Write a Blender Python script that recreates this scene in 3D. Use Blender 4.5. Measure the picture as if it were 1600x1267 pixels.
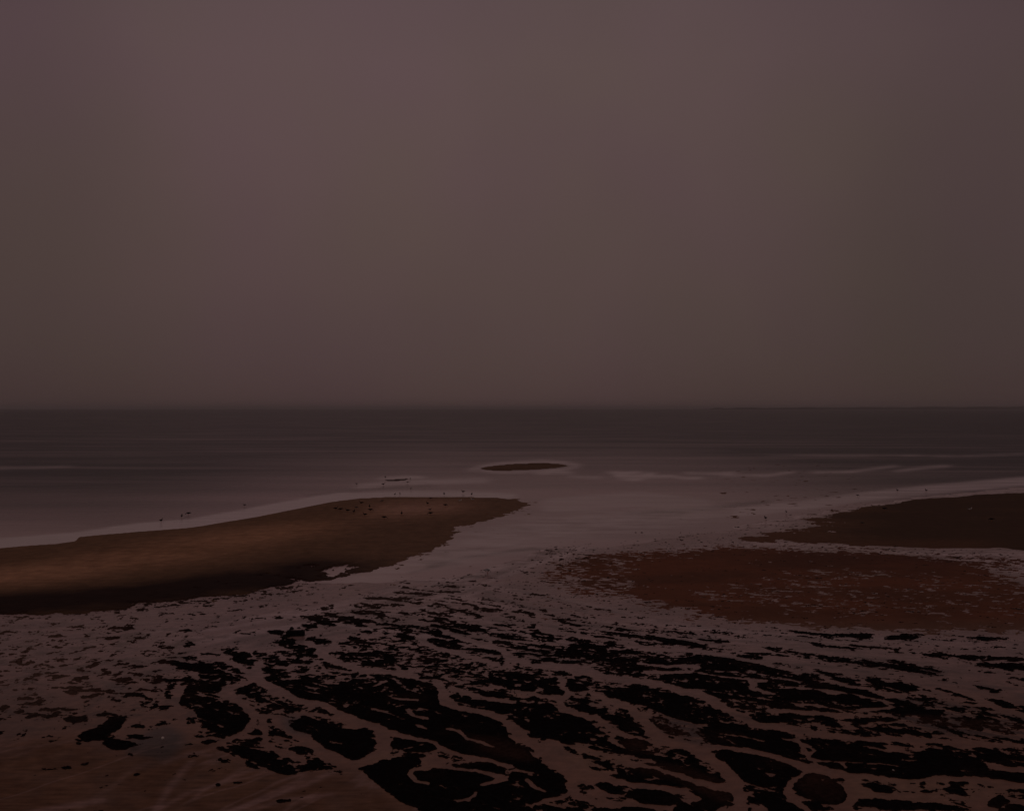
import bpy, math, random
import numpy as np

# ------------------------------------------------------------------ camera, sky, sun, exposure
sc = bpy.context.scene
for o in list(bpy.data.objects): bpy.data.objects.remove(o)
CAM_H, FPX, CU, HV = 15.0, 1537.0, 800.0, 638.0       # camera height in metres, focal length / centre / horizon in photo pixels
cam = bpy.data.cameras.new('camera'); co = bpy.data.objects.new('camera', cam); sc.collection.objects.link(co)
co.location = (0, 0, CAM_H); co.rotation_euler = (math.radians(90.0) + math.atan((HV-633.5)/FPX), 0, 0)
cam.sensor_width = 36; cam.lens = 36*FPX/1600; cam.clip_end = 400000; cam.clip_start = 0.5
sc.camera = co
sc.view_settings.view_transform = 'Standard'; sc.view_settings.look = 'None'
sc.view_settings.exposure = 0; sc.view_settings.gamma = 1; sc.view_settings.use_curve_mapping = False

SUN_EL, SUN_AZ = math.radians(38), math.radians(200)
w = bpy.data.worlds.new('World'); sc.world = w; w.use_nodes = True
nt = w.node_tree; N = nt.nodes; L = nt.links; N.clear()
def nd(t, **k):
    n = N.new(t)
    for a, b in k.items(): setattr(n, a, b)
    return n
sky = nd('ShaderNodeTexSky', sky_type='NISHITA', sun_disc=False, sun_elevation=SUN_EL, sun_rotation=SUN_AZ)
tc = nd('ShaderNodeTexCoord'); sep = nd('ShaderNodeSeparateXYZ'); L.new(tc.outputs['Generated'], sep.inputs[0])
ramp = nd('ShaderNodeValToRGB'); L.new(sep.outputs['Z'], ramp.inputs['Fac'])
SKY = [(0.0, (.0660, .0395, .0375)), (0.03, (.0690, .0425, .0395)), (0.12, (.0850, .0540, .0475)), (0.22, (.0960, .0620, .0565)),
       (0.33, (.1020, .0670, .0640)), (0.42, (.0960, .0640, .0640)), (1.0, (.122, .084, .080))]
ramp.color_ramp.elements[0].position = 0; ramp.color_ramp.elements[0].color = SKY[0][1] + (1,)
ramp.color_ramp.elements[1].position = 1; ramp.color_ramp.elements[1].color = SKY[-1][1] + (1,)
for p, c in SKY[1:-1]:
    e = ramp.color_ramp.elements.new(p); e.color = c + (1,)
# soft cloud cover: big faint vertical-ish folds of lighter and darker cloud, plus a slight hue drift
mp = nd('ShaderNodeMapping'); mp.inputs['Scale'].default_value = (2.2, 1.4, 1.8); mp.inputs['Rotation'].default_value = (0, .35, 0)
L.new(tc.outputs['Generated'], mp.inputs['Vector'])
n1 = nd('ShaderNodeTexNoise'); n1.inputs['Scale'].default_value = 1.3; n1.inputs['Detail'].default_value = 4; n1.inputs['Roughness'].default_value = .45
L.new(mp.outputs[0], n1.inputs['Vector'])
m1 = nd('ShaderNodeMapRange'); m1.inputs[1].default_value = .3; m1.inputs[2].default_value = .7; m1.inputs[3].default_value = .91; m1.inputs[4].default_value = 1.09
L.new(n1.outputs['Fac'], m1.inputs[0])
sca = nd('ShaderNodeVectorMath', operation='SCALE'); L.new(ramp.outputs[0], sca.inputs[0]); L.new(m1.outputs[0], sca.inputs['Scale'])
n2 = nd('ShaderNodeTexNoise'); n2.inputs['Scale'].default_value = 4.5; n2.inputs['Detail'].default_value = 2
L.new(tc.outputs['Generated'], n2.inputs['Vector'])
hr = nd('ShaderNodeValToRGB'); hr.color_ramp.elements[0].position = .3; hr.color_ramp.elements[0].color = (1.02, .95, 1.05, 1)
hr.color_ramp.elements[1].position = .7; hr.color_ramp.elements[1].color = (1.0, 1.012, .96, 1); L.new(n2.outputs['Fac'], hr.inputs[0])
mul = nd('ShaderNodeVectorMath', operation='MULTIPLY'); L.new(sca.outputs[0], mul.inputs[0]); L.new(hr.outputs[0], mul.inputs[1])
# cloud and vignette put into the sky colour: darker towards both sides (azimuth)
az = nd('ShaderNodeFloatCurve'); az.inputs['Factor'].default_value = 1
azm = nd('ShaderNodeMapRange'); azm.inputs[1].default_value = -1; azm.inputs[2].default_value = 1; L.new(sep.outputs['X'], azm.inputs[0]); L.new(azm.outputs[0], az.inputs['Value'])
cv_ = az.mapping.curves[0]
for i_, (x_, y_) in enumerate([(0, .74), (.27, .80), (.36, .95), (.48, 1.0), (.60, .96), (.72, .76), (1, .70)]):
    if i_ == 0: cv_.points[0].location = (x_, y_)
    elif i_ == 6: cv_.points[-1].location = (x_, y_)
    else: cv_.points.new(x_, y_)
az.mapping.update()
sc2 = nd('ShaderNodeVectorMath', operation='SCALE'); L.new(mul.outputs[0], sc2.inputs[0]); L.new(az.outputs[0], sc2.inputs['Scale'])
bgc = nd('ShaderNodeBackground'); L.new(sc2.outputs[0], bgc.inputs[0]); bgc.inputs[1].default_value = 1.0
bgs = nd('ShaderNodeBackground'); L.new(sky.outputs[0], bgs.inputs[0]); bgs.inputs[1].default_value = .05
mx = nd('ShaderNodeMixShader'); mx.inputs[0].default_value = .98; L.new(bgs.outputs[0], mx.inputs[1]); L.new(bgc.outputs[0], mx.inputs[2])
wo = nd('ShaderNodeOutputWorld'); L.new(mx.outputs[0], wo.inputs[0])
sl = bpy.data.lights.new('sun', 'SUN'); sl.energy = .06; sl.angle = math.radians(25); sl.color = (1, .86, .74)
so = bpy.data.objects.new('sun', sl); sc.collection.objects.link(so)
so.rotation_euler = (math.radians(90)-SUN_EL, 0, math.pi-SUN_AZ)

# ------------------------------------------------------------------ helpers
rng = np.random.RandomState(7)
PERM = rng.permutation(4096); GR = rng.rand(4096)*2*math.pi; GX = np.cos(GR); GY = np.sin(GR)
def perlin(x, y):
    xi = np.floor(x).astype(np.int64); yi = np.floor(y).astype(np.int64); fx = x-xi; fy = y-yi
    def g(ix, iy, dx, dy):
        h = PERM[(PERM[ix & 4095] + iy) & 4095]; return GX[h]*dx + GY[h]*dy
    u = fx*fx*fx*(fx*(fx*6-15)+10); v = fy*fy*fy*(fy*(fy*6-15)+10)
    a = g(xi, yi, fx, fy); b = g(xi+1, yi, fx-1, fy); c = g(xi, yi+1, fx, fy-1); d = g(xi+1, yi+1, fx-1, fy-1)
    return (a + (b-a)*u)*(1-v) + (c + (d-c)*u)*v
def fbm(x, y, octs=4, gain=.55, seed=0):
    s = 0; a = 1.; x = x + seed*37.3; y = y + seed*91.7
    for i in range(octs):
        s = s + a*perlin(x, y); a *= gain; x = x*2.03+11.3; y = y*2.03+5.1
    return s*1.5
def gxy(u, v):                                     # photo pixel -> point on the ground
    Y = CAM_H*FPX/(v-HV); return (u-CU)/FPX*Y, Y

CU0, CU1, CV0, CV1 = -200, 1800, 700, 1340         # painted plan, in photo pixels
def blur(a, su, sv):
    for ax, s in ((1, su), (0, sv)):
        if s <= 0: continue
        r = int(math.ceil(2.6*s)); k = np.exp(-.5*(np.arange(-r, r+1)/s)**2); k /= k.sum()
        p = np.pad(a, [(r, r) if ax == 0 else (0, 0), (r, r) if ax == 1 else (0, 0)], mode='edge'); o = np.zeros_like(a)
        n = a.shape[ax]
        for i, kk in enumerate(k): o += kk*(p[i:i+n] if ax == 0 else p[:, i:i+n])
        a = o
    return a
class Canvas:
    def __init__(s, val=0., st=1):
        s.st = st; s.a = np.full((int((CV1-CV0)/st)+1, int((CU1-CU0)/st)+1), val, np.float32)
    def _mask(s, pts):
        P = [((x-CU0)/s.st, (y-CV0)/s.st) for x, y in pts]; H, W = s.a.shape
        x0 = max(0, int(min(p[0] for p in P))-1); x1 = min(W, int(max(p[0] for p in P))+2)
        y0 = max(0, int(min(p[1] for p in P))-1); y1 = min(H, int(max(p[1] for p in P))+2)
        if x1 <= x0 or y1 <= y0: return None
        gx, gy = np.meshgrid(np.arange(x0, x1), np.arange(y0, y1)); m = np.zeros(gx.shape, bool); n = len(P)
        for i in range(n):
            ax, ay = P[i]; bx, by = P[(i+1) % n]
            if ay == by: continue
            c = (ay > gy) != (by > gy); m ^= c & (gx < (bx-ax)*(gy-ay)/(by-ay)+ax)
        return (slice(y0, y1), slice(x0, x1)), m
    def poly(s, pts, val=1.):
        r = s._mask(pts)
        if r: s.a[r[0]] = np.where(r[1], val, s.a[r[0]])
        return s
    def stroke(s, pts, wd, val=1., vs=.55):        # a band along a polyline; vs squeezes it vertically (it lies on the ground)
        H, W = s.a.shape; m_ = wd+2
        for (ax, ay), (bx, by) in zip(pts[:-1], pts[1:]):
            x0 = max(0, int((min(ax, bx)-m_-CU0)/s.st)); x1 = min(W, int((max(ax, bx)+m_-CU0)/s.st)+1)
            y0 = max(0, int((min(ay, by)-m_-CV0)/s.st)); y1 = min(H, int((max(ay, by)+m_-CV0)/s.st)+1)
            if x1 <= x0 or y1 <= y0: continue
            gx, gy = np.meshgrid(np.arange(x0, x1)*s.st+CU0, np.arange(y0, y1)*s.st+CV0)
            dx, dy = bx-ax, (by-ay)/vs; l2 = max(dx*dx+dy*dy, 1e-6); px = gx-ax; py = (gy-ay)/vs
            t = np.clip((px*dx+py*dy)/l2, 0, 1); d = np.hypot(px-t*dx, py-t*dy)
            q = s.a[y0:y1, x0:x1]; q[d < wd/2] = val
        return s
    def soft(s, su, sv=None):
        s.a = blur(s.a, su/s.st, (su if sv is None else sv)/s.st); return s
    def at(s, u, v):
        H, W = s.a.shape; x = np.clip((u-CU0)/s.st, 0, W-1.001); y = np.clip((v-CV0)/s.st, 0, H-1.001)
        xi = x.astype(int); yi = y.astype(int); fx = x-xi; fy = y-yi; a = s.a
        return (a[yi, xi]*(1-fx)+a[yi, xi+1]*fx)*(1-fy)+(a[yi+1, xi]*(1-fx)+a[yi+1, xi+1]*fx)*fy

def axis(parts):                                   # [(start, end, step), ...] joined
    out = []
    for a, b, s in parts: out += list(np.arange(a, b, s))
    out.append(parts[-1][1]); return np.array(out, float)
def sheet(name, us, vs, zf, keep=None, attrs=None, mat=None, kind='structure', label=None):
    U, V = np.meshgrid(us, vs); X, Y = gxy(U, V); Z = zf(U, V, X, Y) + 0*X
    nv, nu = U.shape; idx = np.arange(nu*nv).reshape(nv, nu)
    q = np.stack([idx[1:, :-1], idx[1:, 1:], idx[:-1, 1:], idx[:-1, :-1]], -1).reshape(-1, 4)
    if keep is not None:
        k = keep(U, V, X, Y).reshape(-1); q = q[k[q].any(1)]
    used = np.unique(q); re = np.zeros(nu*nv, np.int64); re[used] = np.arange(len(used)); q = re[q]
    co_ = np.stack([X.reshape(-1)[used], Y.reshape(-1)[used], Z.reshape(-1)[used]], -1).astype(np.float32)
    me = bpy.data.meshes.new(name); me.vertices.add(len(co_)); me.vertices.foreach_set('co', co_.reshape(-1))
    me.loops.add(q.size); me.loops.foreach_set('vertex_index', q.reshape(-1).astype(np.int32))
    me.polygons.add(len(q)); me.polygons.foreach_set('loop_start', np.arange(0, q.size, 4, dtype=np.int32))
    me.polygons.foreach_set('loop_total', np.full(len(q), 4, np.int32)); me.update(calc_edges=True)
    me.polygons.foreach_set('use_smooth', np.ones(len(q), bool))
    for an, f in (attrs or {}).items():
        val = f(U, V, X, Y)
        if isinstance(val, tuple):
            a = me.attributes.new(an, 'FLOAT_COLOR', 'POINT'); c = np.stack([(t+0*X).reshape(-1)[used] for t in val]+[np.ones(len(used))], -1)
            a.data.foreach_set('color', c.astype(np.float32).reshape(-1))
        else:
            a = me.attributes.new(an, 'FLOAT', 'POINT'); a.data.foreach_set('value', (val+0*X).reshape(-1)[used].astype(np.float32))
    me.materials.append(mat); o = bpy.data.objects.new(name, me); sc.collection.objects.link(o)
    if kind: o['kind'] = kind
    if label: o['label'] = label
    return o
def lerp(a, b, t): return a + (b-a)*t
def mixc(c1, c2, t): return tuple(lerp(a, b, t) for a, b in zip(c1, c2))
def sm(x, a, b):
    t = np.clip((x-a)/(b-a), 0, 1); return t*t*(3-2*t)

# ------------------------------------------------------------------ materials
def material(name, col=None, attr=None, rough=.6, spec=.5, wet_attr=None, wet=0., wet_rough=.12, bump=(), tint_noise=None, coat_ior=1.33):
    """bump = list of (scale xyz, detail, distance); attr = colour attribute; wet = coat of water on top"""
    m = bpy.data.materials.new(name); m.use_nodes = True; t = m.node_tree; n = t.nodes; l = t.links; n.clear()
    out = n.new('ShaderNodeOutputMaterial'); b = n.new('ShaderNodeBsdfPrincipled'); l.new(b.outputs[0], out.inputs[0])
    b.inputs['Roughness'].default_value = rough; b.inputs['Specular IOR Level'].default_value = spec
    tcn = n.new('ShaderNodeTexCoord')
    if attr:
        a = n.new('ShaderNodeAttribute'); a.attribute_name = attr; src = a.outputs['Color']
    else:
        rgb = n.new('ShaderNodeRGB'); rgb.outputs[0].default_value = tuple(col)+(1,); src = rgb.outputs[0]
    if tint_noise:
        nn = n.new('ShaderNodeTexNoise'); nn.inputs['Scale'].default_value = tint_noise[0]; nn.inputs['Detail'].default_value = 6; nn.inputs['Roughness'].default_value = .65
        l.new(tcn.outputs['Object'], nn.inputs['Vector'])
        mr = n.new('ShaderNodeMapRange'); mr.inputs[1].default_value = .3; mr.inputs[2].default_value = .7
        mr.inputs[3].default_value = 1-tint_noise[1]; mr.inputs[4].default_value = 1+tint_noise[1]; l.new(nn.outputs['Fac'], mr.inputs[0])
        vm = n.new('ShaderNodeVectorMath'); vm.operation = 'SCALE'; l.new(src, vm.inputs[0]); l.new(mr.outputs[0], vm.inputs['Scale']); src = vm.outputs[0]
    l.new(src, b.inputs['Base Color'])
    if wet_attr:
        a = n.new('ShaderNodeAttribute'); a.attribute_name = wet_attr; l.new(a.outputs['Fac'], b.inputs['Coat Weight'])
    else: b.inputs['Coat Weight'].default_value = wet
    b.inputs['Coat Roughness'].default_value = wet_rough; b.inputs['Coat IOR'].default_value = coat_ior
    prev = None
    for scl, det, dist in bump:
        mpn = n.new('ShaderNodeMapping'); mpn.inputs['Scale'].default_value = scl; l.new(tcn.outputs['Object'], mpn.inputs['Vector'])
        nn = n.new('ShaderNodeTexNoise'); nn.inputs['Scale'].default_value = 1; nn.inputs['Detail'].default_value = det; l.new(mpn.outputs[0], nn.inputs['Vector'])
        bp = n.new('ShaderNodeBump'); bp.inputs['Distance'].default_value = dist; bp.inputs['Strength'].default_value = 1; l.new(nn.outputs['Fac'], bp.inputs['Height'])
        if prev: l.new(prev, bp.inputs['Normal'])
        prev = bp.outputs[0]
    if prev: l.new(prev, b.inputs['Normal']); l.new(prev, b.inputs['Coat Normal'])
    return m
M_sand = material('wet_sand', attr='col', rough=.9, spec=.05, wet_attr='wet', wet_rough=.22, bump=[((3, 3, 3), 3, .012), ((2.2, 14, 4), 2, .010)], tint_noise=(1.6, .16))
M_bar = material('bar_sand', attr='col', rough=.95, spec=.02, wet_attr='wet', wet_rough=.35, bump=[((.8, 2.5, 1), 4, .03)], tint_noise=(.7, .14))
M_bed = material('dark_weed', attr='col', rough=1, spec=.0, bump=[((9, 9, 9), 4, .03)], tint_noise=(5, .5))
# sea: opaque turbid water; surf and estuary sky sheen are pale albedo, waves are slope given by the bump whose height comes from an attribute
def sea_material():
    m = bpy.data.materials.new('sea_water'); m.use_nodes = True; t = m.node_tree; n = t.nodes; l = t.links; n.clear()
    out = n.new('ShaderNodeOutputMaterial'); b = n.new('ShaderNodeBsdfPrincipled'); l.new(b.outputs[0], out.inputs[0])
    b.inputs['IOR'].default_value = 1.33
    tcn = n.new('ShaderNodeTexCoord')
    a = n.new('ShaderNodeAttribute'); a.attribute_name = 'col'; l.new(a.outputs['Color'], b.inputs['Base Color'])
    a = n.new('ShaderNodeAttribute'); a.attribute_name = 'rough'; l.new(a.outputs['Fac'], b.inputs['Roughness'])
    wv = n.new('ShaderNodeAttribute'); wv.attribute_name = 'wave'
    prev = None
    for scl, det, dist in (((.12, .5, 1), 3, .55), ((.9, 2.6, 1), 3, .16)):
        mpn = n.new('ShaderNodeMapping'); mpn.inputs['Scale'].default_value = scl; mpn.inputs['Rotation'].default_value = (0, 0, .12); l.new(tcn.outputs['Object'], mpn.inputs['Vector'])
        nn = n.new('ShaderNodeTexNoise'); nn.inputs['Scale'].default_value = 1; nn.inputs['Detail'].default_value = det; l.new(mpn.outputs[0], nn.inputs['Vector'])
        mm = n.new('ShaderNodeMath'); mm.operation = 'MULTIPLY'; l.new(nn.outputs['Fac'], mm.inputs[0]); l.new(wv.outputs['Fac'], mm.inputs[1])
        bp = n.new('ShaderNodeBump'); bp.inputs['Distance'].default_value = dist; l.new(mm.outputs[0], bp.inputs['Height'])
        if prev: l.new(prev, bp.inputs['Normal'])
        prev = bp.outputs[0]
    l.new(prev, b.inputs['Normal']); return m
M_sea = sea_material()

# ------------------------------------------------------------------ the plan of the shore, traced in photo pixels (v0.. lie on the ground)
SPIT = [(-900, 930), (-200, 874), (0, 857), (30, 854), (90, 850), (118, 846), (124, 839), (150, 836.5), (215, 831), (300, 824.5), (350, 816), (400, 808),
        (440, 800), (480, 792), (520, 784), (560, 779), (600, 777), (640, 777), (700, 776.5), (740, 777), (780, 778), (805, 781), (815, 784), (826, 789), (810, 794),
        (795, 800), (780, 807), (765, 811), (750, 815), (735, 820), (712, 823), (704, 830), (712, 838), (705, 845), (690, 850), (672, 861), (650, 868), (630, 876),
        (610, 884), (590, 889), (560, 897), (530, 902), (500, 907), (460, 910), (430, 917), (400, 925), (370, 928), (330, 932), (280, 938), (230, 942), (200, 950),
        (150, 957), (100, 958), (60, 961), (0, 960), (-200, 972), (-900, 1010)]
cS = Canvas(0).poly(SPIT)
cS.poly([(468, 884), (485, 882), (505, 888), (530, 884), (545, 881), (566, 884), (552, 891), (530, 895), (512, 899), (494, 896), (488, 890)], 0)
cS.stroke([(405, 897), (420, 897), (445, 903), (475, 908)], 6, 0)
for a_, b_, c_, e_ in ((812, 786, 850, 784), (800, 797, 848, 796), (790, 803, 832, 803), (820, 790, 862, 790), (835, 779, 800, 780), (742, 827, 800, 829), (716, 833, 762, 834), (680, 866, 706, 862)): cS.stroke([(a_, b_), ((a_+c_)/2, (b_+e_)/2-.6), (c_, e_)], 2.6, 1., vs=.7)
cS_a = Canvas(0); cS_a.a = cS.a.copy(); cS_a.soft(16, 5); cS.soft(2.2, 1.1)
cS.a, cS_w = cS.a, cS_a
cSd = Canvas(0, 4).poly(SPIT).soft(22, 11)
BAR = [(2300, 730), (1800, 757), (1640, 767), (1600, 770), (1540, 772), (1490, 777), (1450, 779), (1425, 781), (1400, 787), (1370, 791), (1350, 793), (1320, 801), (1290, 806), (1262, 812),
       (1275, 822), (1250, 828), (1210, 832), (1165, 838), (1150, 842), (1190, 846), (1250, 848), (1300, 851), (1380, 854), (1450, 856), (1540, 857), (1560, 855), (1600, 860), (1800, 872), (2300, 900)]
cB = Canvas(0).poly(BAR).soft(3.2, 1.1); cB2 = Canvas(0).poly(BAR).soft(15, 3.2)
ISL = [(749, 731.6), (762, 729), (780, 726.8), (810, 724.4), (850, 723.4), (875, 725), (889, 727.6), (870, 731), (840, 733.5), (800, 735), (770, 735.2), (755, 733.6)]
ISL2 = [(602, 750), (612, 749.2), (630, 748.3), (640, 747.3), (633, 750.2), (618, 751.6), (606, 751.8)]
cI = Canvas(0).poly(ISL).soft(1.2, .5)
cI2 = Canvas(0).poly(ISL2).soft(1., .5)
RED = [(985, 893), (1010, 876), (1050, 866), (1090, 860), (1150, 857), (1200, 857), (1260, 860), (1330, 862), (1380, 865), (1430, 868), (1500, 880), (1530, 889), (1560, 905), (1800, 930),
       (1800, 985), (1600, 985), (1400, 984), (1300, 978), (1200, 972), (1130, 964), (1060, 950), (1000, 936), (970, 925), (985, 912), (960, 905)]
cR = Canvas(-1.)
cR.poly([(840, 905), (860, 880), (900, 868), (980, 862), (1100, 850), (1300, 853), (1500, 862), (1900, 900), (1900, 992), (1300, 986), (1150, 976), (1000, 950), (900, 930), (850, 915)], -.22).poly([(860, 895), (900, 872), (1000, 862), (1060, 860), (1060, 945), (960, 930), (880, 915)], .22)
cR.soft(10, 3)
cR2 = Canvas(-1.).poly(RED, 1.15).poly([(1230, 895), (1350, 890), (1500, 905), (1620, 915), (1800, 925), (1800, 975), (1500, 972), (1300, 965), (1200, 945), (1060, 925)], .40)
cR2.poly([(1480, 868), (1900, 880), (1900, 915), (1600, 905), (1540, 895)], -.55).soft(17, 5.5)
cR.a = np.maximum(cR.a, cR2.a)

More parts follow.
